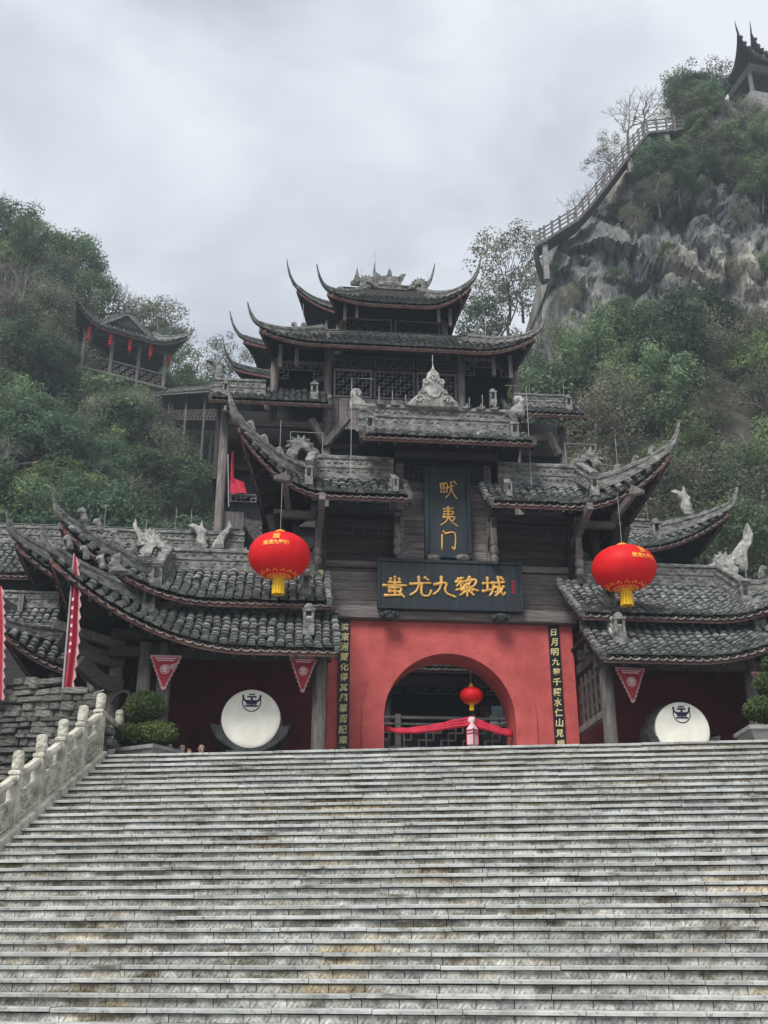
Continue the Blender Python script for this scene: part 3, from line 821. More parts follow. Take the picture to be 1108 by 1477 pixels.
# flank roofs
def tip(px, py, v): return L(px, py, v)
for sg, e_in, px, py, fpx in ((-1, 1.2, 341, 612, 460), (1, .95, 967, 655, 845)):
    tu, tz = L(px, py, -2.3)
    if sg < 0:
        r_, hf = rect_roof(G, tu + .7, -e_in, -1.6, 3.4, 12.62, 13.62, -3.72, -e_in - .3, -.25, 2.0, (tz - 12.62, 0), (.7, 0), (1.75, 1), ('hip', 'gable'), cover=('front',), raft=.42, hip=1.0, spike=.75, barge=True, back=False, slopes=('front', 'left'))
        a, b = -3.72, -1.5
    else:
        r_, hf = rect_roof(G, e_in, tu - .7, -1.6, 3.4, 12.56, 13.62, e_in + .3, 3.70, -.25, 2.0, (0, tz - 12.56), (0, .7), (1, 1.75), ('gable', 'hip'), cover=('front',), raft=.42, hip=1.0, spike=.75, barge=True, back=False, slopes=('front', 'right'))
        a, b = 1.45, 3.70
    ridge(r_, (a, -.22, 13.70), (b, -.22, 13.70), .62, .26)
    ue = a if sg < 0 else b
    ui = b if sg < 0 else a
    ridge(r_, (ue, -.3, 13.95), (ue + sg * .12, -1.25, 13.25), .42, .24, 'plaster', 'descending_ridge')
    shrine(r_, (ue + sg * .13, -1.32, 13.10), .8)
    ridge(r_, (ui + sg * .1, -.75, 13.35), (ui + sg * .05, -1.2, 13.02), .25, .18, 'plaster', 'descending_ridge')
    shrine(r_, (ui + sg * .05, -1.28, 12.98), .6)
    outline_ornament(r_, DRAGON, (ue + sg * .25, -.25, 14.2), .72, 'ridge_dragon', 'plaster', flip=-sg)
    # rod frame round the dragon and wire down the hip
    for du in (-.35, .55): rod_line(r_, [(ue + sg * (du + .1), -.1, 14.1), (ue + sg * (du + .1), -.1, 15.1)])
    rod_line(r_, [(ue + sg * .65, -.1, 15.1), (ue - sg * .25, -.1, 15.1)])
    rod_line(r_, [(ue - sg * .25, -.1, 14.42), (ui, -.1, 14.40)])
    hp = hf(0 if sg < 0 else 1, .45)
    rod_line(r_, [hp + Vector((0, 0, .35)), hp + Vector((0, 0, 1.35))]); rod_line(r_, [hp + Vector((0, 0, .5)), (ue + sg * .65, -.1, 14.5)], .008)
    for q in (.42, .62, .8):                                  # scroll work along the hip
        p = hf(0 if sg < 0 else 1, q); outline_ornament(r_, CURL, p + Vector((0, 0, .3)), .42, 'hip_scroll', 'plaster', .12, flip=-sg)
    # timber under the flank corner
    uo = sg * 3.5
    MB().beam((uo, -.55, 12.42), (sg * 4.75, -.55, 12.42), .16, .2).build('eave_beam', 'wood_ledge', G)
    MB().beam((uo, -.1, 12.0), (uo, -1.9, 12.42), .16, .22).build('dragon_beam', 'wood_ledge', G)
    curved_beam(G, [(uo, .1, 11.1), (sg * 4.1, -.2, 11.35), (sg * 4.6, -.5, 11.75), (sg * 4.75, -.7, 12.35)], .22, .36)
    MB().beam((sg * 4.15, .0, 10.9), (sg * 4.15, .0, 12.5), .2, .2, up=Vector((0, 1, 0))).build('post', 'wood_h', G)
    hd = MB().beam((sg * 4.35, -1.1, 12.38), (sg * 4.5, -2.55, 12.55), .14, .2, w2=.1, h2=.16).build('dragon_beam', 'wood_ledge', G)
    outline_ornament(hd, [(-.3, 0), (-.32, .12), (-.1, .2), (.1, .3), (.12, .16), (.3, .1), (.16, .04), (.3, -.06), (.05, -.1)], (sg * 4.5, -2.55, 12.52), .8, 'dragon_head', 'wood_grey', .1, flip=-sg)
    MB().box(min(uo, sg * 3.6), max(uo, sg * 3.6) + .01, .3, 3.3, LAND, 12.7).build('side_wall', 'wood_h', G)
    for z in (10.2, 11.0, 11.8): MB().beam((sg * 3.6, .6, z), (sg * 5.0, 1.4, z + .1), .16, .2).build('tie_beam', 'wood_h', G)
    MB().beam((sg * 4.9, 1.4, LAND), (sg * 4.9, 1.4, 12.4), .26, .26, up=Vector((0, 1, 0))).build('column', 'wood_h', G)
# centre roof
cr_, hf = rect_roof(G, -2.42, 2.24, -1.42, 1.5, 14.45, 15.25, -2.3, 2.1, -.2, .3, ends=('gable', 'gable'), barge=True, raft=.42, slopes=('front', 'back'))
bu0, bu1 = -2.42, 1.92
rd = ridge(cr_, (bu0, -.28, 15.26), (bu1, -.28, 15.26), .66, .34)
for sg, u in ((-1, bu0), (1, bu1)):
    ridge(cr_, (u, -.45, 15.15), (u - sg * .15, -1.15, 14.80), .55, .26, 'plaster', 'descending_ridge')
    shrine(cr_, (u - sg * .18, -1.22, 14.68), .85)
    outline_ornament(cr_, [(-.4, 0), (-.46, .3), (-.36, .55), (-.44, .8), (-.28, 1.02), (-.02, 1.0), (.1, .8), (.02, .62), (-.1, .7), (-.06, .82), (-.2, .86), (-.26, .72), (-.1, .5), (.12, .42), (.3, .2), (.45, 0)], (u + sg * .05, -.45, 15.72), .62, 'ridge_scroll', 'plaster_pale', .2, flip=-sg)
    for k in range(3):
        rod_line(cr_, [(u - sg * (.5 + .38 * k), -.45, 15.85), (u - sg * (.5 + .38 * k), -.45, 16.45 - .1 * k)], .010)
        outline_ornament(cr_, [(-.25, 0), (-.3, .1), (-.05, .2), (.05, .42), (.12, .2), (.34, .24), (.2, .1), (.25, 0)], (u - sg * (.55 + .4 * k), -.45, 15.86), .5, 'ridge_branch', 'plaster', .1, flip=sg)
    rod_line(cr_, [(u + sg * .3, -.9, 13.4), (u + sg * .3, -.9, 16.45), (u - sg * .3, -.9, 16.45)], .010)
CROWN = [(-.72, 0), (-.66, .16), (-.50, .22), (-.40, .46), (-.30, .52), (-.30, .76), (-.20, .86), (-.16, 1.06), (-.06, 1.16), (0, 1.34), (.06, 1.16), (.16, 1.06), (.20, .86), (.30, .76), (.30, .52), (.40, .46), (.50, .22), (.66, .16), (.72, 0)]
cw = outline_ornament(cr_, CROWN, (-.38, -.5, 15.86), 1., 'ridge_crown', 'plaster_pale', .14)
mbd = MB(); mbd.lathe([(.02, -.2), (.2, -.2), (.22, -.16), (.22, -.1)], (-.38, -.5, 16.28), 20, 'y'); mbd.build('crown_disc', 'plaster_pale', cw)
for (a, b, r) in ((-.42, .16, .13), (.42, .16, .13), (-.22, .72, .10), (.22, .72, .10), (0, .86, .10), (-.30, .40, .07), (.30, .40, .07)):
    t = MB(); pts = [(-.38 + a + r * k * math.cos(q) * (1 if a < 0 else -1), -.66, 15.86 + b + r * k * math.sin(q)) for q, k in [(i * .55, 1 - i * .055) for i in range(15)]]
    t.tube(pts, .03, 5); t.build('crown_scroll', 'plaster_pale', cw)
rod_line(cr_, [(-.38, -.5, 17.1), (-.38, -.5, 17.55)], .014)
finish_tiles(G)

# inner courtyard hall seen through the arch
H = thing('courtyard_hall', 'timber courtyard hall with fret railing seen through the red arch', 'hall', (0, 8, LAND), gate=True)
for u0, u1 in ((-4, -.02), (.5, 4)):
    pass
hz = L(620, 985, 8)[1]
MB().box(-4.5, 4.5, 8.6, 8.7, LAND, hz + 3).build('wall', 'void_shade', H)
for px in (682, 560): column(H, L(px, 1000, 8)[0], 8, LAND, hz + 1.9, .12, 'wood_h')
MB().box(-4.5, 4.5, 7.9, 8.1, L(620, 988, 8)[1], L(620, 976, 8)[1]).build('eave_beam', 'wood_ledge', H)
fb = MB(); lattice(fb, -4, 4, L(620, 1000, 8)[1], L(620, 990, 8)[1], 7.95, .15, .03, .05, 3); fb.build('fret_band', 'lattice', H)
zr0, zr1 = L(620, 1078, 7.6)[1], L(620, 1037, 7.6)[1]
rl = MB().box(-4, 4, 7.55, 7.68, zr1, zr1 + .09).build('railing', 'wood_ledge', H)
MB().box(-4, 4, 7.57, 7.66, zr1 - .2, zr1 - .13).build('rail', 'wood_grey', rl)
fb = MB(); lattice(fb, -4, 4, zr1 - 1.15, zr1 - .2, 7.6, .24, .045, .05, 9); fb.build('fret', 'wood_grey', rl)
for px in (574, 682, 790):
    u = L(px, 1050, 7.6)[0]; MB().box(u - .09, u + .09, 7.5, 7.72, LAND, zr1 + .14).build('railing_post', 'wood_ledge', rl)
MB().box(-4, 4, 7.62, 7.66, LAND, zr1 - 1.15).build('apron', 'wood_h', rl)
ze = L(620, 962, 7.)[1]
rect_roof(H, -4.5, 4.5, 7., 12, ze, ze + 1.3, -4.4, 4.4, 9, 9.6, ends=('gable', 'gable'), slopes=('front', 'back'), row=.24)
finish_tiles(H, 60)
stl = thing('display_stall', 'dark display stand with warm poster and blue pictures behind the railing inside the arch', 'stand', (2.2, 8.2, LAND), gate=True)
a0, b0 = L(692, 1040, 8.2); a1, b1 = L(760, 1014, 8.2)
MB().box(a0, a1, 8.2, 8.3, LAND, b1 + .15).build('back_panel', 'soffit', stl)
def quadpx(x0, y0, x1, y1, v, th, nm, m):
    u0, z0 = L(x0, y1, v); u1, z1 = L(x1, y0, v)
    return MB().box(u0, u1, v - th, v, z0, z1).build(nm, m, stl)
quadpx(692, 1019, 704, 1032, 8.19, .03, 'poster', 'poster_warm'); quadpx(709, 1018, 725, 1030, 8.19, .03, 'picture', 'screen'); quadpx(729, 1018, 741, 1030, 8.19, .03, 'picture', 'screen')
for k, ch in enumerate('重庆彭水'):
    u, z = L(713 + 10 * k, 1037 - (1 if k == 1 else 0), 8.1); lettering('letter', ch, .34, .02, 'white_mark', stl, u, 8.12, z, .012)

# ---- drum pavilions either side
def pavilion(sg, label):
    T_ = thing('drum_pavilion', label, 'pavilion', (sg * 6, -1, LAND), gate=True, group='drum pavilions beside the gate')
    # lower roof
    if sg < 0: tu, tz = L(70, 800, -3.9)
    else: tu, tz = 9.9, 10.2
    rz = tz - 8.03
    ul = abs(tu) - .7
    kw = dict(cover=('front',), raft=.45, hip=.82, spike=.55, barge=True, back=False)
    if sg < 0: r1, h1 = rect_roof(T_, -ul, -3.12, -3.2, 3.5, 8.03, 9.38, -7.65, -3.2, -1.6, 3.0, (rz, 0), (.7, 0), (3.9, 1), ('hip', 'gable'), slopes=('front', 'left'), **kw)
    else: r1, h1 = rect_roof(T_, 3.15, ul, -3.2, 3.5, 8.05, 9.30, 3.2, 7.65, -1.6, 3.0, (0, rz), (0, .7), (1, 3.9), ('gable', 'hip'), slopes=('front', 'right'), **kw)
    ia = 0 if sg < 0 else 1
    ridge(r1, (sg * 3.2, -1.62, 9.38), (sg * 7.7, -1.62, 9.38), .16, .2, 'plaster', 'apron_ridge')
    shrine(r1, (sg * 7.62, -1.95, 9.28), 1.15)
    ridge(r1, (sg * 3.75, -1.7, 9.32), (sg * 3.78, -2.45, 8.72), .30, .2, 'plaster_pale', 'descending_ridge')
    shrine(r1, (sg * 3.78, -2.55, 8.72), 1.0)
    p = h1(ia, .36); outline_ornament(r1, [(-.2, 0), (-.24, .3), (-.1, .55), (.06, .62), (.12, .42), (.06, .3), (.2, .12), (.36, .08), (.36, 0)], p + Vector((0, 0, .42)), .9, 'ridge_beast', 'plaster', .14, flip=-sg)
    # band between the two roofs
    band_ = MB().box(min(sg * 3.2, sg * 8.2), max(sg * 3.2, sg * 8.2), -1.5, -1.42, 9.2, 9.75).build('wall', 'wood_h', T_)
    # upper roof
    if sg < 0: tu, tz = L(86, 752, -2.9)
    else: tu, tz = 10.0, 11.2
    rz = tz - 9.46; ul = abs(tu) - .7
    if sg < 0: r2, h2 = rect_roof(T_, -ul, -3.28, -2.2, 3.2, 9.46, 10.88, -7.42, -3.3, -.2, 1.5, (rz, 0), (.7, 0), (3.0, 1), ('hip', 'gable'), slopes=('front', 'left'), **kw)
    else: r2, h2 = rect_roof(T_, 3.0, ul, -2.2, 3.2, 9.38, 10.88, 3.1, 7.3, -.2, 1.5, (0, rz), (0, .7), (1, 3.0), ('gable', 'hip'), slopes=('front', 'right'), **kw)
    ridge(r2, (sg * 3.5, -.22, 10.92), (sg * 7.40, -.22, 10.92), .52, .28)
    ridge(r2, (sg * 7.40, -.22, 11.05), (sg * 7.52, -1.45, 10.15), .46, .26, 'plaster', 'descending_ridge')
    shrine(r2, (sg * 7.53, -1.55, 10.05), 1.0)
    shrine(r2, (sg * 3.85, -1.75, 9.85), 1.0); ridge(r2, (sg * 3.8, -1.1, 10.2), (sg * 3.84, -1.65, 9.85), .28, .2, 'plaster', 'descending_ridge')
    for q in (.35, .5, .66, .8):
        p = h2(ia, q); outline_ornament(r2, CURL, p + Vector((0, 0, .40)), .5, 'hip_scroll', 'plaster', .14, flip=-sg)
    for q in (.5, .66, .82):
        p = h1(ia, q); outline_ornament(r1, CURL, p + Vector((0, 0, .40)), .45, 'hip_scroll', 'plaster', .14, flip=-sg)
    p = h2(ia, .25); rod_line(r2, [p + Vector((0, 0, .4)), p + Vector((0, 0, 1.45))])
    outline_ornament(r2, DRAGON, (sg * 7.75, .2, 11.35), .7, 'ridge_dragon', flip=-sg)
    finish_tiles(T_)
    # frame
    for u in (3.47, 7.1, 7.55): column(T_, sg * u, -2.2, LAND, 8.35, .17)
    column(T_, sg * 8.25, -1.9, LAND, 8.5, .17)
    for z, m_ in ((8.0, 'wood_h'), (8.42, 'wood')): MB().box(min(sg * 3.2, sg * 8.4), max(sg * 3.2, sg * 8.4), -2.29, -2.11, z, z + .24).build('architrave', m_, T_)
    for v in (-1.5, -.8): MB().box(min(sg * 3.2, sg * 8.4), max(sg * 3.2, sg * 8.4), v - .08, v + .08, 8.55, 8.8).build('tie_beam', 'wood_h', T_)
    for u in (3.47, 5.3, 7.1): MB().beam((sg * u, -2.1, 8.5), (sg * u, .2, 8.5), .18, .24).build('tie_beam', 'wood_h', T_)
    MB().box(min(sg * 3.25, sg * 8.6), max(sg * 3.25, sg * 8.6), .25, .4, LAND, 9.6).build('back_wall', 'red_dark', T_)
    MB().box(min(sg * 3.25, sg * 8.6), max(sg * 3.25, sg * 8.6), -2.0, .24, 9.0, 9.06).build('ceiling', 'soffit', T_)
    MB().box(min(sg * 8.55, sg * 8.65), max(sg * 8.55, sg * 8.65), -1.6, 3.2, LAND, 9.4).build('end_wall', 'wood_h', T_)
    # side screen between the red wall and the front column
    sc_ = MB()
    for k in range(5):
        v = -2.0 + k * .4; sc_.tube([(sg * 3.38, v, 6.95), (sg * 3.38, v, 8.2)], .05, 6)
        for z in (7.2, 7.55, 7.9): sc_.box(sg * 3.38 - .03, sg * 3.38 + .03, v, v + .26, z, z + .12)
    s_ = sc_.build('side_screen', 'wood_h', T_); MB().beam((sg * 3.38, -2.1, 6.9), (sg * 3.38, 0, 6.9), .14, .16).build('screen_sill', 'wood_grey', s_)
    # curved corner timbers
    for k, (z, ln) in enumerate(((7.95, 1.35), (7.35, .9))):
        curved_beam(T_, [(sg * 8.1, -1.9, z), (sg * (8.1 + ln * .5), -2.2, z + .06), (sg * (8.1 + ln), -2.6, z + .42)], .2, .34)
    MB().beam((sg * 8.1, -2.0, 8.3), (sg * 9.6, -2.9, 8.55), .16, .2).build('corner_beam', 'wood_grey', T_)
    MB().beam((sg * 8.3, -1.0, 9.0), (sg * 9.4, -1.8, 9.6), .18, .24).build('corner_beam', 'wood_h', T_)
    t = MB(); t.tube([(sg * (8.05 + .20 * math.cos(q)), -2.15, 6.9 + .30 * math.sin(q * .8)) for q in [i * .5 for i in range(10)]], .05, 6); t.build('carved_scroll', 'wood_h', T_)
    return T_
PL = pavilion(-1, 'double eaved drum pavilion beside the clipped potted shrub and dry stone wall')
PR = pavilion(1, 'double eaved drum pavilion on the far side of the arch from the stone balustrade')

# ---- tower behind the gate
VT = 8.
def LT(px, py, v=VT): return L(px, py, v)
TW = thing('gate_tower', 'three tier timber tower with swept eaves rising behind the gatehouse', 'tower', (-.5, VT + 2, LAND), gate=True)
uA0, zA = LT(303, 574, 6.6); uA1 = LT(476, 580, 6.6)[0]; uA2 = LT(738, 590, 6.6)[0]; uA3 = LT(845, 597, 6.6)[0]; zA2 = LT(845, 597, 6.6)[1]
zA = (zA + zA2) / 2
for a, b, nm in ((uA0, uA1, 0), (uA2, uA3, 1)):
    r_, _ = rect_roof(TW, a, b, 6.6, 10, zA, zA + 1.25, a + .1, b - .1, 8.1, 8.6, ends=('gable', 'gable'), barge=True, raft=.5, slopes=('front',))
    if nm == 0:
        ridge(r_, (a + .05, 7.5, zA + .65), (a + 1.9, 7.5, zA + .65), .6, .3); shrine(r_, (b - .55, 7.1, zA + .55), 1.); shrine(r_, (a + .5, 7.0, zA + .45), .8)
        outline_ornament(r_, FISHTAIL, (a + .2, 7.5, zA + 1.2), .8, 'ridge_fish', 'plaster')
    else:
        ridge(r_, (a + .3, 7.5, zA + .65), (b - .55, 7.5, zA + .65), .55, .3); shrine(r_, (b - .5, 7.0, zA + .45), .9); shrine(r_, (a - .6, 6.9, zA + .5), .9)
        for du in (.9, 2.2): rod_line(r_, [(a + du, 7.4, zA + 1.1), (a + du, 7.4, zA + 2.0)])
# lower body
u_l, u_r = LT(312, 650)[0], LT(820, 650)[0]
bd = MB().box(u_l, u_r, 9.2, 13, LAND, zA + .9).build('wall', 'soffit', TW)
for y in (622, 660, 700, 740):
    z = LT(400, y)[1]; MB().box(u_l, u_r, 8.95, 9.2, z - .1, z + .1).build('tie_beam', 'wood_h', TW)
for px in (322, 470, 745, 812): column(TW, LT(px, 650, 7.6)[0], 7.6, LAND, zA - .1, .17, 'wood_grey', base=False)
z6 = LT(400, 612, 7.6)[1]
MB().box(LT(322, 600, 7.6)[0], LT(470, 600, 7.6)[0], 7.5, 7.7, z6 - .12, z6 + .12).build('eave_beam', 'wood_ledge', TW)
MB().box(LT(745, 600, 7.6)[0], LT(812, 600, 7.6)[0], 7.5, 7.7, z6 - .25, z6).build('eave_beam', 'wood_ledge', TW)
for a, b in (((470, 642), (448, 606)), ((470, 640), (502, 604)), ((806, 655), (790, 625))):
    p, q = L(*a, 7.4), L(*b, 7.2)
    t = MB().beam((p[0], 7.4, p[1]), (q[0], 7.1, q[1]), .2, .24).jitter(.03, 5).build('carved_strut', 'wood_grey', TW)
u, z0 = LT(306, 690, 7.8); u2, z1 = LT(319, 586, 7.8); MB().box(u, u2, 7.8, 12.5, z0, z1).build('shutter_panel', 'wood_h', TW)
pu0, pz0 = LT(316, 800, 7.7); pu1, pz1 = LT(352, 738, 7.7)
pr = MB().box(pu0, pu1, 7.7, 9.4, LAND, pz1).build('pier', 'wood_grey', TW)
window(pr, pu0 + .35, pu1 - .1, LT(330, 792, 7.68)[1], LT(330, 763, 7.68)[1], 7.66, .14, 4, 'lattice', 'wood_grey')
fb = MB(); lattice(fb, pu0 + .3, pu1 + .4, LT(330, 722, 7.5)[1], LT(330, 712, 7.5)[1], 7.5, .16, .035, .04); fb.build('balcony_fret', 'lattice', TW)
# second storey
z0, z1 = LT(480, 600)[1], LT(480, 505)[1] + .6
ub0, ub1 = LT(396, 545)[0], LT(742, 545)[0]
MB().box(ub0, ub1, 9.3, 14, zA + .2, z1 + .6).build('wall', 'void_shade', TW)
for px in (396, 473, 665, 743): column(TW, LT(px, 545)[0], VT, zA - .1, z1, .15, 'wood_grey', base=False)
zb0, zb1 = LT(570, 573)[1], LT(570, 537)[1]
zt0, zt1 = LT(570, 531)[1], LT(570, 517)[1]
xs = [480, 538, 600, 660]
for k in range(3):
    a, b = LT(xs[k], 550)[0] + .1, LT(xs[k + 1], 550)[0] - .1
    window(TW, a, b, zb0, zb1, VT + .05, .15, k + 2, 'lattice', 'wood_plank', .03)
    window(TW, a, b, zt0 + .05, zt1, VT + .08, .12, k + 5, 'lattice_dark', 'wood_h', .025)
lp = MB().box(LT(473, 600)[0], LT(666, 600)[0], VT + .03, VT + .12, zA - .3, zb0 - .1).build('apron', 'soffit', TW)
k = 0; a = LT(475, 590)[0]; bnd = LT(664, 590)[0]
while a < bnd - .3:
    MB().box(a + .01, a + .33, VT - .02, VT + .028, zA - .3, zb0 - .12).build('plank', 'wood_plank', lp); a += .345
for x0, x1 in ((398, 470), (668, 740)):
    fb = MB(); a, b = LT(x0, 545)[0] + .1, LT(x1, 545)[0] - .1; zz0, zz1 = LT(x0, 541)[1], LT(x0, 523)[1]
    if x0 > 600: zz0 += .12; zz1 += .12
    lattice(fb, a, b, zz0 + .28, zz1, VT, .15, .03, .04); lattice(fb, a, a + .35, zz0 - .1, zz0 + .28, VT, .15, .03, .04); lattice(fb, b - .35, b, zz0 - .1, zz0 + .28, VT, .15, .03, .04)
    fb.build('hanging_fret', 'lattice', TW); MB().box(a, b, VT - .05, VT + .08, zz1, zz1 + .1).build('rail', 'wood_grey', TW)
MB().box(ub0, ub1, VT - .1, VT + .1, z1 - .55, z1 - .35).build('eave_beam', 'wood_h', TW)
def tower_roof(T_, pe0, pe1, tipl, tipr, vf, depth, dz, inset, tin, hip=.8, spike=.8, c=1.7, cover=('front',), ext=.45, top=None):
    a, za = L(*pe0, vf); b, zb = L(*pe1, vf); zE = (za + zb) / 2
    if top: dz = L(*top, vf + inset)[1] - zE
    tl, zl = L(*tipl, vf - ext); tr, zr = L(*tipr, vf - ext)
    uL, uR = tl + ext, tr - ext
    return rect_roof(T_, uL, uR, vf, vf + depth, zE, zE + dz, uL + tin, uR - tin, vf + inset, vf + depth - inset, (zl - zE, zr - zE), (ext, ext), (c, c), hip=hip, spike=spike, raft=None, cover=cover, power=2.3), zE, uL, uR
(rb, hb), zB, uBl, uBr = tower_roof(TW, (385, 489), (755, 509), (373, 472), (773, 484), 6.7, 8.2, None, 1.7, 2.0, .78, .85, top=(570, 487))
for i in (0, 1):
    for q in (.3, .45): outline_ornament(rb, CURL, hb(i, q) + Vector((0, 0, .2)), .5, 'hip_scroll', 'plaster', .12, flip=(1, -1)[i])
    rod_line(rb, [hb(i, .35) + Vector((0, 0, .2)), hb(i, .35) + Vector((0, 0, 1.4))])
    for du in (.35, .95):                                      # bracket arms and drops under the corner
        u = (uBl + du, uBr - du)[i]; z = zB
        MB().box(u - .07, u + .07, 7.0 + du * .3, 7.14 + du * .3, z - .95 + .3 * du, z + .1).build('hanging_post', 'wood_grey', TW)
    MB().beam(((ub0, ub1)[i], VT, z1 - .2), ((uBl - .1, uBr + .1)[i], 6.6, zB + .2), .14, .2).build('corner_beam', 'wood_grey', TW)
dB = L(570, 487, 8.4)[1] - zB
ridge(rb, (uBl + 1.9, 8.35, zB + dB - .05), (uBr - 1.9, 8.35, zB + dB - .05), .22, .2, 'plaster', 'apron_ridge')
# top storey
uc0, uc1 = L(490, 470, 9.0)[0], L(641, 470, 9.0)[0]
zc0, zc1 = L(570, 487, 9)[1], L(570, 463, 9)[1]; zc2 = L(570, 432, 9)[1] + .4
MB().box(uc0, uc1, 9.3, 13.5, zB + .5, zc2 + .3).build('wall', 'void_shade', TW)
for u in (uc0, uc1): column(TW, u, 9.0, zB + .6, zc2, .15, 'wood_grey', base=False)
um_ = (uc0 + uc1) / 2 + .05
for k, (a, b) in enumerate(((uc0 + .25, um_ - .12), (um_ + .12, uc1 - .25))): window(TW, a, b, zc0, zc1, 9.05, .13, k + 3, 'lattice_dark', 'wood_plank', .028)
MB().box(uc0, uc1, 8.95, 9.2, zc1 + .1, zc2).build('eave_wall', 'wood_h', TW)
(rc, hc), zC, uCl, uCr = tower_roof(TW, (478, 434), (683, 442), (471, 420), (681, 410), 7.5, 6.4, None, 2.2, 1.6, .78, .95, 1.4, top=(570, 423))
for i in (0, 1):
    for du in (.3, .75): u = (uCl + du, uCr - du)[i]; MB().box(u - .06, u + .06, 7.8, 7.92, zC - .75 + .3 * du, zC + .1).build('hanging_post', 'wood_grey', TW)
    MB().beam(((uc0, uc1)[i], 9, zc2 - .3), ((uCl - .1, uCr + .1)[i], 7.5, zC + .3), .14, .2).build('corner_beam', 'wood_grey', TW)
    outline_ornament(rc, DRAGON, hc(i, .12) + Vector((0, 0, .3)), .6, 'ridge_dragon', 'plaster', flip=(1, -1)[i])
    rod_line(rc, [hc(i, .3) + Vector((0, 0, .2)), hc(i, .3) + Vector((0, 0, 1.3))])
ua, ub = uCl + 1.6, uCr - 1.6
dC = L(570, 423, 9.7)[1] - zC
ridge(rc, (ua, 9.7, zC + dC), (ub, 9.7, zC + dC), .36, .26)
zq = zC + dC + .34
for px, pts, s in ((515, [(-.3, 0), (-.34, .16), (-.16, .2), (-.12, .5), (-.05, .8), (0, 1.1), (.05, .8), (.12, .5), (.16, .2), (.34, .16), (.3, 0)], .8),
                   (540, [(-.2, 0), (-.14, .3), (-.07, .5), (-.06, .9), (0, 1.35), (.06, .9), (.07, .5), (.14, .3), (.2, 0)], .85),
                   (562, [(-.62, 0), (-.66, .35), (-.9, .9), (-.56, .6), (-.5, .42), (-.36, .7), (-.26, .4), (-.14, .62), (-.1, 1.0), (0, 1.2), (.1, 1.0), (.14, .62), (.26, .4), (.36, .7), (.5, .42), (.56, .6), (.9, .9), (.66, .35), (.62, 0)], .75)):
    u, z = L(px, 410, 9.7); outline_ornament(rc, pts, (u, 9.7, zq - .05), s, 'ridge_crown', 'plaster', .12)
rod_line(rc, [(L(541, 405, 9.7)[0], 9.7, zq), (L(541, 405, 9.7)[0], 9.7, zq + 1.7)])
finish_tiles(TW)

# ---- rear tower further back, taller, its corners showing past the first
RT = thing('rear_tower', 'taller timber tower whose pointed corner eaves show past the gate tower', 'tower', (-1.2, 24, LAND), gate=True)
VR = 20.
for (pe0, pe1, tl, tr, dz, tin, dep, vf) in (((428, 448), (612, 456), (427, 416), (613, 420), 1.8, 2.4, 8., VR), ((352, 505), (680, 512), (350, 490), (680, 490), 1.3, 2.2, 11, VR - 1), ((338, 545), (700, 552), (338, 530), (694, 530), 1.2, 1.6, 13, VR - 2)):
    (r_, h_), zE, ul, ur = tower_roof(RT, pe0, pe1, tl, tr, vf, dep, dz, 2.4, tin, .85, 1.35, 2.4, (), .7)
    if pe0[0] == 428: ridge(r_, (ul + tin, vf + 3.4, zE + dz), (ur - tin, vf + 3.4, zE + dz), .4, .3)
    a, b = ul + 1.4, ur - 1.4
    MB().box(a, b, vf + 1.6, vf + dep - 1.6, LAND, zE + .6).build('wall', 'soffit', RT)
    for u in (a, b): column(RT, u, vf + 1.5, zE - 4, zE, .18, 'wood_grey', base=False)
    outline_ornament(r_, [(-.1, 0), (-.25, .5), (-.1, .9), (.05, 1.3), (.1, .8), (.2, .4), (.15, 0)], (ul + .9, vf + .4, zE - 1.6), 1.1, 'eave_carving', 'wood_grey')

# ---- halls behind, left and right
BL = thing('rear_hall', 'long grey tiled hall with fish and dragon ridge figures behind the shrub side pavilion', 'hall', (-9, 7, LAND), gate=True)
a, z = L(150, 782, 6.); b = L(352, 790, 6.)[0]
r_, _ = rect_roof(BL, a - 4, b, 3.8, 10, z - 1.9, z - .1, a - 4, b, 6, 6.4, ends=('gable', 'gable'), slopes=('front', 'back'), sp=.2, row=.24)
ridge(r_, (a - 4, 6, z - .1), (b, 6, z - .1), .55, .3)
MB().box(a - 4, b, 5, 8.5, LAND, z - 1.7).build('wall', 'wood_h', BL)
for px, py, pts, s, fl in ((222, 785, DRAGON, .62, 1), (208, 790, HORN, .75, -1), (290, 790, FISHTAIL, .75, 1), (312, 792, HORN, .8, 1)):
    u, z_ = L(px, py, 5.7); outline_ornament(r_, pts, (u, 5.7, z - .2), s, 'ridge_figure', 'plaster_pale', .14, flip=fl)
for px in (150, 253, 275): u = L(px, 760, 6)[0]; rod_line(r_, [(u, 6, z), (u, 6, z + 1.3)])
rod_line(r_, [(a - 4, 6, z + .55), (b, 6, z + .55)])
finish_tiles(BL, 120)
BR = thing('rear_hall', 'grey tiled hall with one swept corner behind the hanging lantern and right of the tower', 'hall', (9, 7, LAND), gate=True)
a, z = L(915, 790, 4.6); tu, tz = L(1052, 738, 3.9)
r_, h_ = rect_roof(BR, a - 1.5, tu - .7, 4.6, 9.5, z, z + 1.15, a - 1.4, tu - 1.9, 6.2, 6.8, (0, tz - z), (0, .7), (1, 2.4), ('gable', 'hip'), slopes=('front', 'right', 'back'), sp=.2, row=.24, hip=1., spike=.7, back=False)
ridge(r_, (a - 1.4, 6.2, z + 1.15), (tu - 1.9, 6.2, z + 1.15), .5, .3)
shrine(r_, (tu - 1.8, 5.8, z + .9), 1.1); outline_ornament(r_, FISHTAIL, (tu - .9, 5.2, z + 1.5), .8, 'ridge_fish', 'plaster_pale', .14, 1)
MB().box(a - 1.4, tu - 1.6, 6.0, 9, LAND, z + .2).build('wall', 'wood_h', BR)
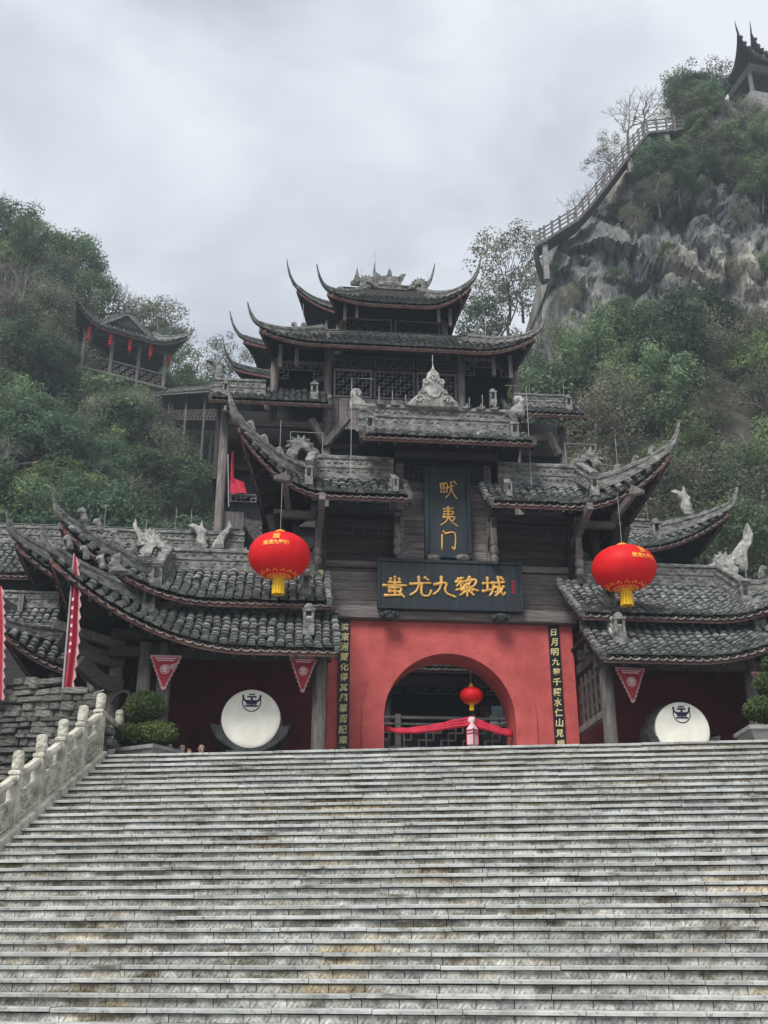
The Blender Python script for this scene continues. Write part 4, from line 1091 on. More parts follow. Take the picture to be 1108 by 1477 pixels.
for px in (1000, 1020): column(BR, L(px, 800, 5.4)[0], 5.4, LAND, z, .14, 'wood_grey', base=False)
rod_line(r_, [(tu - 1.9, 6.2, z + 1.6), (tu - 1.9, 6.2, z + 2.7)]); rod_line(r_, [(a - 1.4, 6.2, z + 1.9), (tu - 1.9, 6.2, z + 1.9)])
outline_ornament(r_, HORN, (L(1060, 820, 4)[0], 4, L(1060, 822, 4)[1]), 1.3, 'ridge_figure', 'plaster_pale', .14, 1)
finish_tiles(BR, 120)

# ---- small buildings at the left edge
AL = thing('side_pavilion', 'dark corner pavilion with one horned eave behind the shrub side drum pavilion', 'pavilion', (-11.5, 2, LAND), gate=True)
tu, tz = L(22, 782, 1.3); zb = L(110, 868, 2)[1]
r_, h_ = rect_roof(AL, tu + .7, tu + 5.5, 2.0, 6.5, zb, zb + 1.4, tu + 2.3, tu + 5.4, 3.6, 5, (tz - zb, 0), (.7, 0), (3., 1), ('hip', 'gable'), slopes=('front', 'left'), hip=1.1, spike=.75, back=False, raft=.5)
for q in (.4, .6): outline_ornament(r_, CURL, h_(0, q) + Vector((0, 0, .35)), .5, 'hip_scroll', 'plaster', .14)
finish_tiles(AL, 100)
u = L(73, 900, 2.6)[0]; column(AL, u, 2.6, LAND, zb + .4, .24, 'wood_grey')
MB().box(u, u + 4, 3.4, 6, LAND, zb + .6).build('wall', 'wood_h', AL)
for z_, ln in ((zb - .5, 1.5), (zb - 1.05, 1.1)): curved_beam(AL, [(u + .2, 2.5, z_), (u - ln * .5, 2.2, z_ + .1), (u - ln, 1.9, z_ + .5)], .2, .36)
hanging_post(AL, u - .75, 2.1, zb - 1.2, zb + .2, .14)
AH = thing('corner_shelter', 'low shelter with pale plaster ridge and tiled eave behind the dry stone wall', 'shelter', (-11.5, -.5, LAND), gate=True)
tu, tz = L(0, 905, -1.6); ur, zb = L(97, 968, -1.)
r_, h_ = rect_roof(AH, tu + .6, ur, -1., 3, zb, zb + .75, tu + 1.2, ur - .05, -.1, 2.2, (tz - zb, 0), (.6, 0), (1.6, 1), ('hip', 'gable'), slopes=('front', 'left'), hip=.8, spike=.5, back=False)
ridge(r_, (tu + 1.5, -.1, zb + .62), (ur, -.1, zb + .62), .42, .3, 'plaster_pale')
u0, z0 = L(-8, 904, 1.2); u1, z1 = L(68, 905, 1.2)
r2_, _ = rect_roof(AH, u0 - 1, u1, 1.2, 4, (z0 + z1) / 2, (z0 + z1) / 2 + .95, u0 - 1, u1, 2.4, 2.8, ends=('gable', 'gable'), slopes=('front',), sp=.2, row=.24)
ridge(r2_, (u0 - 1, 2.3, z0 + .95), (u1, 2.3, z0 + .95), .4, .26)
MB().box(tu + .8, ur, .3, 3, LAND, zb + .3).build('wall', 'wood_h', AH)
for k in range(3): column(AH, tu + 1.1 + k * .95, -.3, LAND, zb + .1, .11, 'wood_grey')
finish_tiles(AH, 150)

# ================================================================ THINGS
# ---- brush written characters, stroke by stroke
STROKES = {
 '蚩': [[(50, 99), (50, 73)], [(31, 90), (29, 75)], [(69, 90), (71, 75)], [(25, 73), (75, 74)], [(0, 57), (99, 60)], [(25, 46), (26, 29)], [(25, 46), (75, 47), (73, 29)], [(26, 29), (73, 30)], [(50, 62), (50, 10)], [(8, 8), (80, 12)], [(72, 24), (90, 2)]],
 '尤': [[(6, 64), (60, 70), (94, 71)], [(42, 98), (42, 62), (30, 30), (4, 10)], [(55, 66), (53, 24), (62, 9), (86, 10), (97, 34)], [(70, 97), (84, 86)]],
 '九': [[(8, 62), (58, 70), (54, 40), (64, 18), (99, 3)], [(38, 98), (36, 62), (24, 32), (3, 14)]],
 '黎': [[(12, 89), (34, 95)], [(3, 75), (45, 79)], [(24, 92), (24, 48)], [(23, 73), (4, 54)], [(27, 72), (42, 58)], [(62, 98), (50, 78)], [(54, 85), (91, 87), (85, 62), (72, 52)], [(70, 84), (54, 58)], [(50, 63), (28, 45), (1, 34)], [(50, 63), (72, 45), (99, 33)], [(50, 45), (50, 4)], [(41, 28), (20, 10)], [(36, 40), (24, 33)], [(59, 32), (80, 11)], [(64, 42), (76, 34)]],
 '城': [[(3, 66), (38, 70)], [(21, 93), (21, 34)], [(1, 28), (42, 38)], [(44, 70), (97, 76)], [(48, 70), (44, 34), (30, 7)], [(50, 48), (67, 50), (65, 23), (56, 25)], [(70, 99), (76, 50), (90, 12), (99, 24)], [(92, 52), (74, 24), (56, 8)], [(84, 97), (93, 88)]],
 '畎': [[(7, 84), (8, 40)], [(7, 84), (43, 88), (40, 40)], [(8, 62), (40, 64)], [(8, 42), (40, 42)], [(24, 86), (24, 42)], [(48, 68), (82, 76)], [(66, 97), (64, 60), (54, 34), (34, 12)], [(66, 62), (78, 34), (97, 8)], [(84, 99), (96, 86)]],
 '夷': [[(26, 88), (78, 93)], [(28, 74), (74, 77), (74, 62)], [(26, 60), (74, 62)], [(26, 60), (22, 45)], [(22, 44), (82, 47), (77, 30), (68, 27)], [(50, 99), (48, 50), (36, 22), (8, 3)], [(54, 40), (72, 18), (99, 1)]],
 '门': [[(24, 97), (34, 84)], [(16, 78), (14, 4)], [(36, 86), (86, 89), (84, 8), (70, 16)]]}
def brush(name, ch, w, h, m, parent, u, v, z, r):
    mb = MB(); rs_ = random.Random(ord(ch))
    for st_ in STROKES[ch]:
        P = [Vector(((a - 50) / 100 * w, 0, (b - 50) / 100 * h)) for a, b in st_]; Q = []
        for i in range(len(P) - 1):
            p0, p1, p2, p3 = P[max(i - 1, 0)], P[i], P[i + 1], P[min(i + 2, len(P) - 1)]
            for k in range(6):
                t = k / 6; Q.append(.5 * ((2 * p1) + (p2 - p0) * t + (2 * p0 - 5 * p1 + 4 * p2 - p3) * t * t + (3 * p1 - p0 - 3 * p2 + p3) * t ** 3))
        Q.append(P[-1]); n = len(Q)
        rr = [r * (1.12 - .42 * math.sin(math.pi * i / (n - 1)) * .6 - .25 * (i / (n - 1)) + rs_.uniform(-.05, .05)) for i in range(n)]
        s_ = MB().tube(Q, rr, 8)
        for e__, rad in ((Q[0], rr[0]), (Q[-1], rr[-1] * .8)): s_.ell(e__, rad * 1.08, 8, 6)
        mb.add([Vector((q.x + u, q.y * .8 + v, q.z + z)) for q in s_.v], s_.f)
    return mb.build(name, m, parent, smooth=True)
# ---- name boards
PQ = thing('name_board', 'wide dark board with five gold characters above the red arch', 'sign', (0, -.3, 9.93), gate=True)
def tilted(o, ang):
    o.rotation_euler = (Matrix.Rotation(PSI, 3, 'Z') @ Matrix.Rotation(ang, 3, 'X')).to_euler(); return o
MB().box(-1.93, 1.93, -.36, -.26, 9.96, 11.30).build('panel', 'plaque', PQ)
fr = MB(); 
for a in (((-1.95, 1.95), (9.93, 10.02)), ((-1.95, 1.95), (11.24, 11.33)), ((-1.95, -1.86), (10.02, 11.24)), ((1.86, 1.95), (10.02, 11.24))): fr.box(a[0][0], a[0][1], -.40, -.25, a[1][0], a[1][1])
bevel(fr.build('frame', 'plaque', PQ), .012)
for px, ch, s in ((570, '蚩', .66), (607, '尤', .62), (641, '九', .64), (674, '黎', .66), (713, '城', .66)):
    u, z = L(px, 846, -.4); brush('letter', ch, .60, .56, 'gold', PQ, u, -.375, z, .042)
for k in range(4): u, z = L(741, 838 + 5 * k, -.4); MB().box(u - .045, u + .045, -.37, -.355, z - .04, z + .035).build('seal_stamp', 'seal_red', PQ)
for px, py in ((562, 887), (722, 891)):
    u, z = L(px, py, -.42); b = MB().ell((u, -.36, z), (.24, .16, .15), 12, 8)
    for k in range(-2, 3): b.ell((u + k * .1, -.5, z + .06 - abs(k) * .03), (.06, .05, .06), 6, 5)
    b.jitter(.025, 9).build('corbel', 'drum_wood', PQ)
PV = thing('name_board', 'tall dark board with three gold characters under the middle roof', 'sign', (0, -.2, 11.43), gate=True)
MB().box(-.60, .58, -.24, -.16, 11.47, 14.0).build('panel', 'plaque', PV)
fr = MB()
for a in (((-.66, .64), (11.42, 11.55)), ((-.66, .64), (13.92, 14.05)), ((-.66, -.53), (11.55, 13.92)), ((.51, .64), (11.55, 13.92))): fr.box(a[0][0], a[0][1], -.30, -.14, a[1][0], a[1][1])
bevel(fr.build('frame', 'plaque', PV), .02)
for px, py, ch, s in ((647, 707, '畎', .62), (647, 744, '夷', .62), (647, 779, '门', .60)):
    u, z = L(px, py, -.26); brush('letter', ch, .50, .56, 'gold', PV, u, -.25, z, .026)
for px in (626, 668):
    u, z = L(px, 803, -.4); MB().ell((u, -.3, z), (.2, .14, .11), 10, 7).jitter(.03, 10).build('corbel', 'wood_grey', PV)
def couplet(label, u0, u1, txt):
    T_ = thing('couplet_board', label, 'sign', ((u0 + u1) / 2, 0, LAND), gate=True)
    MB().box(u0, u1, -.045, -.004, LAND + .02, 9.69).build('panel', 'board_black', T_)
    for k, ch in enumerate(txt): lettering('letter', ch, .235, .008, 'gold_pale', T_, (u0 + u1) / 2 + rnd(-.01, .01), -.05, 9.50 - k * .268, .004, sx=rnd(.85, 1.0), sy=rnd(.85, 1.), skew=.1)
couplet('narrow black board of gold writing on the red wall beside the shrub side pavilion', -2.92, -2.63, '濟東洲蒙化得其風華而記順治')
couplet('narrow black board of gold writing on the red wall starting with a round sun character', 2.66, 2.95, '日月明九黎千稷水仁山見證')
u, z = L(461, 828, -.3)
b = MB().box(u - .1, u + .1, -.35, -.14, z - .12, z + .12).build('junction_box', 'gold_pale'); 
for q in b.data.vertices: q.co -= Vector((u, -.2, z))
b.location = GW(u, -.2, z); b.rotation_euler.z = PSI; bevel(b, .015); tag(b, 'small cream box fixed to the gate post', 'box')

# ---- lanterns
def lantern(label, u, v, zc, rx, rz, az, ztop, group='big red lanterns hanging from the gate eaves', txt=True):
    T_ = thing('lantern', label, 'lantern', (u, v, zc - rz), gate=True, group=group)
    prof = [(rx * .20, zc + rz)]
    for i in range(1, 24):
        a = math.pi * (.5 - i / 24); prof.append((max(rx * .2, rx * math.cos(a) ** .86), zc + rz * math.sin(a)))
    prof.append((rx * .22, zc - rz))
    o = MB().lathe(prof, (u, v, 0), 72, ribs=36, rd=.04).build('shade', 'lantern_red', T_, smooth=True)
    MB().lathe([(rx * .21, zc + rz - .02), (rx * .20, zc + rz + .05), (rx * .12, zc + rz + .09), (.02, zc + rz + .12)], (u, v, 0), 20).build('cap', 'lantern_gold', T_)
    gb = MB()                                                  # gold lace near the foot
    for k in range(14):
        t = 2 * math.pi * k / 14
        for j in range(5):
            f = j / 4; a = -math.pi / 2 * (.80 - .16 * math.sin(math.pi * f)); tt = t + (f - .5) * .42
            r = rx * math.cos(a) ** .86 * 1.012; gb.ell((u + r * math.cos(tt), v + r * math.sin(tt), zc + rz * math.sin(a)), (.022 * rx / .8, .022 * rx / .8, .03 * rx / .8), 5, 4)
        for a_ in (-.82, -.88, -.93):
            a = math.pi / 2 * a_; r = rx * math.cos(a) ** .86 * 1.015
            gb.ell((u + r * math.cos(t), v + r * math.sin(t), zc + rz * math.sin(a)), (.04 * rx / .8, .04 * rx / .8, .03 * rx / .8), 5, 4)
    gb.build('gold_lace', 'lantern_gold', T_, kind='stuff')
    MB().lathe([(rx * .24, zc - rz + .04), (rx * .23, zc - rz - .03), (rx * .12, zc - rz - .05)], (u, v, 0), 18).build('foot_ring', 'lantern_gold', T_)
    ts = MB(); n = 11
    for k in range(n):
        t = 2 * math.pi * k / n; r = rx * .14
        ts.tube([(u + r * .8 * math.cos(t), v + r * .8 * math.sin(t), zc - rz - .02), (u + r * math.cos(t), v + r * math.sin(t), zc - rz - .2 * rz), (u + r * 1.15 * math.cos(t), v + r * 1.15 * math.sin(t), zc - rz - .74 * rz + rnd(-.01, .01))], rx * .055, 5)
    ts.build('tassel', 'tassel', T_)
    MB().tube([(u, v, zc + rz + .05), (u, v, ztop)], .007, 5).build('cord', 'wire', T_)
    if txt:
        for body, s, zz, w in (('蚩尤九黎城', .135 * rx / .8, .16 * rz, 1.), ('蚩', .2 * rx / .8, .50 * rz, 1.)):
            me = text_mesh(body, s, .0, .004); me.materials.append(MATS['lantern_gold'])
            for q in me.vertices:
                z = zz + q.co.y; a = math.asin(clamp(z / rz, -.95, .95)); r = rx * math.cos(a) ** .86 * 1.006
                t = -math.pi / 2 + az + q.co.x / r; q.co = Vector((r * math.cos(t), r * math.sin(t), z + rz))
            inst(me, 'letters', T_, Matrix.Identity(4))
    return T_
def lant_px(px, py0, py1, w, v):
    u, zt = L(px, py0, v); _, zb = L(px, py1, v); ua, _ = L(px - w / 2, (py0 + py1) / 2, v); ub, _ = L(px + w / 2, (py0 + py1) / 2, v)
    return (ua + ub) / 2, (zt + zb) / 2, (ub - ua) / 2, (zt - zb) / 2
u, zc, rx, rz = lant_px(403, 770, 833, 90, -2.55); lantern('big red oval lantern over the tiled eave by the stone balustrade side', u, -2.55, zc, rx, rz, -.12, 12.5)
u, zc, rx, rz = lant_px(900, 789, 850, 90, -2.55); lantern('big red oval lantern over the eave beside the open side screen', u, -2.55, zc, rx, rz, .38, 12.5)
u, zc, rx, rz = lant_px(680, 991, 1015, 33, .7); lantern('small red lantern with yellow tassel hanging inside the arch', u, .7, zc, rx, rz, 0, SPR + RR * math.sin(math.acos(clamp((u - RC) / RR))) - .01, None, False)

# ---- drums
def drum(label, u, v, zc, r, yaw):
    T_ = thing('drum', label, 'drum', (u, v, LAND), gate=True, group='great drums in the pavilions')
    prof = [(.02, -.002), (r * .985, 0.0), (r, .03), (r * 1.10, .45), (r * 1.12, .65), (r * 1.10, .85), (r, 1.27), (r * .985, 1.3), (.02, 1.302)]
    MB().lathe(prof[1:8], (u, v, zc), 48, 'y').build('shell', 'drum_shell', T_, smooth=False)
    sk = MB().lathe([(r * .2, -.03), (r * .9, -.028), (r * .975, -.018), (r * .99, .01)], (u, v, zc), 48, 'y').build('drumhead', 'drum_skin', T_)
    MB().lathe([(r * .985, -.012), (r * 1.015, -.005), (r * 1.03, .05), (r * 1.0, .06)], (u, v, zc), 48, 'y').build('rim', 'drum_skin', T_)
    em = MB(); ez = zc + r * .58; er = r * .32; y = v - .036
    em.tube([(u + er * math.cos(t), y, ez + er * 1.05 * math.sin(t)) for t in [R(150) + R(240) * i / 24 for i in range(25)]], .012, 4)
    em.tube([(u + er * .95 * math.cos(t), y, ez + er * .62 + er * .75 * math.sin(t)) for t in [R(170) + R(200) * i / 18 for i in range(19)]], .022, 4)
    for w, zz, h in ((.34, .82, .026), (.5, .55, .034), (.62, .10, .03), (.30, -.16, .02), (.7, -.46, .034)):
        em.box(u - er * w, u + er * w, y - .012, y + .01, ez + er * zz - h / 2, ez + er * zz + h / 2)
    em.box(u - .022, u + .022, y - .014, y + .012, ez - er * .42, ez + er * .6)
    for s in (-1, 1): em.tube([(u + s * er * (.36 + .17 * math.cos(t)), y, ez - er * .12 + er * .15 * math.sin(t)) for t in [2 * math.pi * i / 10 for i in range(11)]], .013, 4)
    em.build('emblem', 'drum_ink', sk)
    # cradle
    ri, n = r * 1.05, 20; inner = [(u + ri * math.cos(t), zc + ri * math.sin(t)) for t in [R(195) + R(150) * i / n for i in range(n + 1)]]
    outer = [(u + (r * 1.32 if abs(math.cos(t)) > .8 else r * 1.25) * math.cos(t) * (1.06 if abs(math.cos(t)) > .55 else 1), zc + r * 1.22 * math.sin(t)) for t in [R(190) + R(160) * i / n for i in range(n + 1)]]
    for v0, v1 in ((v - .06, v + .16), (v + 1.1, v + 1.28)):
        fixnormals(MB().loft([[(a[0], v0, a[1]), (a[0], v1, a[1]), (b[0], v1, b[1]), (b[0], v0, b[1])] for a, b in zip(inner, outer)]).build('cradle', 'drum_wood', T_))
        tt = MB().tube([(a[0] * .12 + b[0] * .88, v0 - .012, a[1] * .12 + b[1] * .88) for a, b in zip(inner, outer)], .022, 5); tt.build('cradle_moulding', 'drum_wood', T_)
    MB().box(u - r * .8, u + r * .8, v - .1, v + 1.3, LAND, zc - r * 1.12).build('stand', 'drum_wood', T_)
    return T_
u, z = L(362, 1036, -2.0); drum('great drum with ox head emblem in the pavilion where people sit', u, -2.0, z, .67, 0)
u, z = L(985, 1052, -2.3); drum('great drum with painted shell beside the open side screen', u, -2.3, z, .65, 0)

# ---- pennants
def zig(mb, u, v, zt, w, h, n=8, inset=0., wave=0.):
    pts = []
    for s in (-1, 1):
        col = []
        for k in range(n + 1):
            f = k / n; x = s * (w / 2 - inset) * (1 - f) + s * .02
            col.append((u + x, zt - inset - f * (h - inset * 2.2)))
            if k < n and inset == 0.: col.append((u + s * ((w / 2) * (1 - (k + .9) / n) + .055), zt - (k + .85) * h / n))
        pts += col if s < 0 else col[::-1]
    mb.prism(pts, v, v + .008, lambda p: p + Vector((0, .03 * math.sin(p.x * 5 + p.z * 3), 0)))
def pennant(label, px0, px1, py0, py1, v=-2.4):
    u0, zt = L(px0, py0, v); u1, _ = L(px1, py0, v); zb = L((px0 + px1) / 2, py1, v)[1]; u = (u0 + u1) / 2; w = u1 - u0
    T_ = thing('pennant', label, 'pennant', (u, v, zb), gate=True, group='triangular red pennants under the eaves')
    m = MB(); zig(m, u, v, zt, w, zt - zb); fixnormals(m.build('serrated_trim', 'flag_trim', T_))
    m = MB(); zig(m, u, v - .012, zt, w, zt - zb, inset=.05); fixnormals(m.build('cloth', 'flag_red', T_))
    m = MB(); zc = zt - (zt - zb) * .42; r = w * .15
    m.tube([(u + r * math.cos(t), v - .03, zc + r * math.sin(t)) for t in [2 * math.pi * i / 16 for i in range(17)]], .014, 4)
    for dz, ww in ((.5, .5), (.1, .7), (-.45, .6)): m.box(u - r * ww, u + r * ww, v - .04, v - .02, zc + dz * r - .02, zc + dz * r + .02)
    m.box(u - .02, u + .02, v - .041, v - .019, zc - r * .5, zc + r * .6); m.build('emblem', 'flag_mark', T_)
    m = MB()
    for dz, ww in ((.10, .36), (.16, .28)): m.box(u - w * ww, u + w * ww, v - .034, v - .02, zt - dz * (zt - zb) - .014, zt - dz * (zt - zb) + .014)
    m.build('lettering_line', 'flag_mark', T_)
    MB().ell((u, v, zb + .02), (.035, .02, .05), 8, 6).build('bobble', 'flag_trim', T_)
pennant('small triangular pennant nearest the potted shrub', 218, 261, 944, 994)
pennant('small triangular pennant between the balustrade side drum and the red wall', 419, 457, 946, 997)
pennant('small triangular pennant between the side screen and the painted drum', 888, 929, 962, 1012)
pennant('small triangular pennant partly hidden by a leafy shrub', 1085, 1126, 968, 1018)

# ---- tall serrated banners on poles
def banner(label, pts_l, pts_r, pole, v):
    b0 = L(*pole[0], v)
    T_ = thing('banner', label, 'banner', (b0[0], v, b0[1]), gate=True, group='tall red banners by the dry stone wall')
    P = [L(*p, v) for p in pole]
    MB().tube([(a, v, b) for a, b in P], [.03, .026, .02][:len(P)], 6).build('pole', 'metal_grey', T_)
    A = [L(*p, v) for p in pts_l]; B = [L(*p, v) for p in pts_r]; N = 36; rows = []; trim = []
    def at(Q, f):
        x = f * (len(Q) - 1); k = min(int(x), len(Q) - 2); w = x - k; return Q[k][0] * (1 - w) + Q[k + 1][0] * w, Q[k][1] * (1 - w) + Q[k + 1][1] * w
    for i in range(N + 1):
        f = i / N; a, b = at(A, f), at(B, f); r = []
        for j in range(9):
            g_ = j / 8; r.append(Vector((a[0] + (b[0] - a[0]) * g_, v - .02 + .07 * math.sin(g_ * 9 + f * 2) * min(1, f * 4), a[1] + (b[1] - a[1]) * g_)))
        rows.append(r)
        trim.append([r[-1], r[-1] + Vector((.02 + .05 * ((i * 1.0) % 3) / 2., .01, -.03))])
    o = MB().sheet(rows).build('cloth', 'flag_red', T_, smooth=True)
    MB().sheet(trim).build('serrated_trim', 'flag_trim', o)
    mk = MB()
    for k in range(7):
        r = rows[14 + 2 * k][3]; mk.box(r.x - .02, r.x + .02, r.y - .05, r.y - .04, r.z - .035, r.z + .035)
    mk.build('lettering', 'flag_mark', o)
banner('tall narrow red banner with serrated edge on a pole over the dry stone wall', [(107, 800), (103, 850), (98, 930), (92, 992)], [(110, 802), (114, 860), (112, 930), (104, 998)], [(88, 1030), (96, 930), (107, 798)], -3.6)
banner('tall red banner with serrated edge mostly beyond the shelter with pale ridge', [(-14, 842), (-14, 890), (-16, 950), (-16, 1000)], [(2, 845), (5, 900), (5, 950), (4, 1010)], [(-16, 1060), (-15, 950), (-14, 838)], -3.6)
u0, z0 = L(331, 715, 7.2); fl = thing('flag', 'small red flag on a white staff at the tower side', 'flag', (u0, 7.2, z0), gate=True)
u1, z1 = L(329, 655, 7.2); MB().tube([(u0, 7.2, z0 - .4), (u1, 7.2, z1)], .022, 6).build('staff', 'metal_grey', fl)
rows = [[Vector((u0 + (.15 + .3 * (1 - f)) * g * (1.3 if f < .3 else .35), 7.15 + .06 * math.sin(g * 6 + f * 5), z0 + .1 + (z1 - z0) * f)) for g in [j / 8 for j in range(9)]] for f in [i / 14 for i in range(15)]]
MB().sheet(rows).build('cloth', 'cloth_red', fl, smooth=True)

# ---- red swag across the arch with its bow and paper lantern
SWV = .35
def swag():
    P = [(RC - RR + .02, L(553, 1050, SWV)[1])] + [L(x, y, SWV) for x, y in ((575, 1054), (600, 1053), (630, 1049), (655, 1044), (680, 1040), (700, 1047), (722, 1054))] + [(RC + RR - .02, L(741, 1058, SWV)[1])]
    T_ = thing('swag', 'long crimson cloth swag tied across the arch opening', 'swag', (P[5][0], SWV, P[5][1]), gate=True)
    for k in range(3):
        pts = []
        for i in range(len(P) - 1):
            for j in range(4):
                f = j / 4; a, b = P[i], P[i + 1]; g_ = (i + f) / 8; thick = math.sin(math.pi * clamp(g_ / .625 if g_ < .625 else (1 - g_) / .375)) 
                pts.append((a[0] + (b[0] - a[0]) * f, SWV - .03 + .03 * k, a[1] + (b[1] - a[1]) * f + (k - 1) * (.035 + .05 * (1 - abs(2 * g_ - 1.25)))))
        pts.append((P[-1][0], SWV, P[-1][1] + (k - 1) * .04))
        MB().tube(pts, [.05 + .012 * math.sin(i * 1.7) for i in range(len(pts))], 8).build('cloth_fold', 'cloth_red', T_, smooth=True)
    c = P[5]; MB().ell((c[0], SWV - .06, c[1] + .02), (.09, .06, .09), 10, 8).jitter(.03, 12).build('bow', 'flag_mark', T_)
    return c
c = swag()
pl_ = thing('paper_lantern', 'pale pink cube shaped paper lantern hanging below the cloth bow', 'lantern', (c[0], SWV - .1, c[1] - .75), gate=True)
zc = L(680, 1060, SWV - .1)[1]; s = .15
cb = MB().add([(c[0], SWV - .1 - s, zc + .16), (c[0] + s, SWV - .1, zc + .16), (c[0], SWV - .1 + s, zc + .16), (c[0] - s, SWV - .1, zc + .16), (c[0], SWV - .1 - s, zc - .24), (c[0] + s, SWV - .1, zc - .24), (c[0], SWV - .1 + s, zc - .24), (c[0] - s, SWV - .1, zc - .24), (c[0], SWV - .1, zc + .36), (c[0], SWV - .1, zc - .36)],
              [(0, 1, 5, 4), (1, 2, 6, 5), (2, 3, 7, 6), (3, 0, 4, 7), (0, 8, 1), (1, 8, 2), (2, 8, 3), (3, 8, 0), (4, 5, 9), (5, 6, 9), (6, 7, 9), (7, 4, 9)]).build('shade', 'flag_mark', pl_); fixnormals(cb)
fr = MB()
for dx, dy in ((0, -s), (s, 0), (-s, 0), (0, s)): fr.tube([(c[0] + dx, SWV - .1 + dy, zc + .17), (c[0] + dx, SWV - .1 + dy, zc - .25)], .014, 5)
for zz in (.12, .04): fr.tube([(c[0] - s, SWV - .115, zc + zz), (c[0], SWV - .115 - s, zc + zz), (c[0] + s, SWV - .115, zc + zz)], .014, 5)
fr.build('ribs', 'flag_red', pl_); MB().tube([(c[0], SWV - .1, zc + .35), (c[0], SWV - .1, c[1])], .01, 5).build('cord', 'cloth_red', pl_)

# ---- stone balustrade down the side of the stairs
BAL = thing('balustrade', 'carved stone balustrade with drum topped posts down the side of the stairs', 'balustrade', RA)
UPZ = Vector((0, 0, 1))
bp = [slope_hit(x, y) for x, y in ((138, 1091), (115, 1109), (86, 1132), (53, 1160), (14, 1195))]
dstep = (bp[-1] - bp[0]) / 4; dstep = dstep
bp = [bp[0] + dstep * k for k in range(9)]
bp = [p for p in bp if p.z > .2]
ddir = (bp[-1] - bp[0]).normalized(); side = ddir.cross(UPZ).normalized()
off = -side * .06 if side.x > 0 else side * .06
def post(parent, p, h=1.28, w=.2):
    rz = math.atan2(STAU.y, STAU.x); M = Matrix.Rotation(rz, 3, 'Z')
    mb = MB(); prof = [(-.1, 1), (0, 1), (h * .66, 1), (h * .68, .86), (h * .70, 1.06), (h * .73, 1.06), (h * .75, .8)]
    rings = []
    for z, k in prof:
        rings.append([p + M @ Vector((a * w / 2 * k, b * w / 2 * k, z)) for a, b in ((-1, -1), (1, -1), (1, 1), (-1, 1))])
    mb.loft(rings)
    mb.lathe([(w * .40, h * .75), (w * .50, h * .78), (w * .54, h * .84), (w * .50, h * .90), (w * .53, h * .95), (w * .46, h * 1.0), (w * .2, h * 1.02)], p, 14)
    return mb.jitter(.012, 11).build('post', 'stone_rail', parent)
for p in bp: post(BAL, p, 1.32)
lo, hi = bp[0] - ddir * .1, bp[-1]
strg = MB().sweep([lo + Vector((0, 0, -.22)), hi + Vector((0, 0, -.22))], [(-.2, -.5), (.2, -.5), (.2, .24), (-.2, .24)]).build('stringer', 'stone_rail', BAL); fixnormals(strg)
edge_ = MB().sweep([lo + Vector((0, 0, .04)), hi + Vector((0, 0, .04))], [(-.21, -.02), (.21, -.02), (.21, .04), (-.21, .04)]).build('stringer_cap', 'stone_rail', BAL)
def rail_panel(parent, a, b):
    d = b - a; m = d.normalized(); a_, b_ = a + m * .1, b - m * .1
    MB().sweep([a_ + Vector((0, 0, .88)), b_ + Vector((0, 0, .88))], [(-.07, -.06), (.07, -.06), (.085, 0), (.06, .06), (-.06, .06), (-.085, 0)]).build('handrail', 'stone_rail', parent)
    s = MB(); n = m.cross(UPZ).normalized()
    for w_, z0, z1 in ((.05, .06, .54),):
        q = [a_ + Vector((0, 0, z0)), b_ + Vector((0, 0, z0)), b_ + Vector((0, 0, z1)), a_ + Vector((0, 0, z1))]
        s.add([x - n * w_ for x in q] + [x + n * w_ for x in q], [(0, 1, 2, 3), (7, 6, 5, 4), (0, 4, 5, 1), (1, 5, 6, 2), (2, 6, 7, 3), (3, 7, 4, 0)])
    p = fixnormals(s.build('panel', 'stone_rail', parent))
    c = MB(); rs = random.Random(int(a.x * 100))
    for sg in (-1, 1):                                        # frame and carving in relief on both faces
        o = n * sg * .058
        fr_ = [a_.lerp(b_, f) + Vector((0, 0, z)) + o for f, z in ((.08, .12), (.92, .12), (.92, .48), (.08, .48), (.08, .12))]
        c.tube(fr_, .026, 5)
        for k in range(26):
            f, z = rs.uniform(.18, .82), rs.uniform(.17, .43); q = a_.lerp(b_, f) + Vector((0, 0, z)) + o
            r = rs.uniform(.02, .05); t0 = rs.uniform(0, 6)
            c.tube([q + (m * math.cos(t0 + t) + UPZ * math.sin(t0 + t)) * r for t in (0, .9, 1.8, 2.7)], .02, 4)
    c.build('carving', 'stone_rail', p)
    for f in (.5,):
        q = a_.lerp(b_, f); MB().ell(q + Vector((0, 0, .70)), (.07, .07, .12), 8, 6).build('vase_block', 'stone_rail', parent)
for a, b in zip(bp, bp[1:]): rail_panel(BAL, a, b)
p6 = atZ(174, 1025, LAND + 1.28); p6.z = LAND
B2 = thing('balustrade', 'short stone balustrade on the landing between the stair post and the planter', 'balustrade', p6)
post(B2, p6, 1.28); t0 = Vector((bp[0].x, bp[0].y, LAND)); rail_panel(B2, t0 + (p6 - t0).normalized() * .12, p6)
MB().sweep([t0 + Vector((0, 0, .02)), p6 + Vector((0, 0, .02))], [(-.12, 0), (.12, 0), (.12, .06), (-.12, .06)]).build('kerb', 'stone_rail', B2)

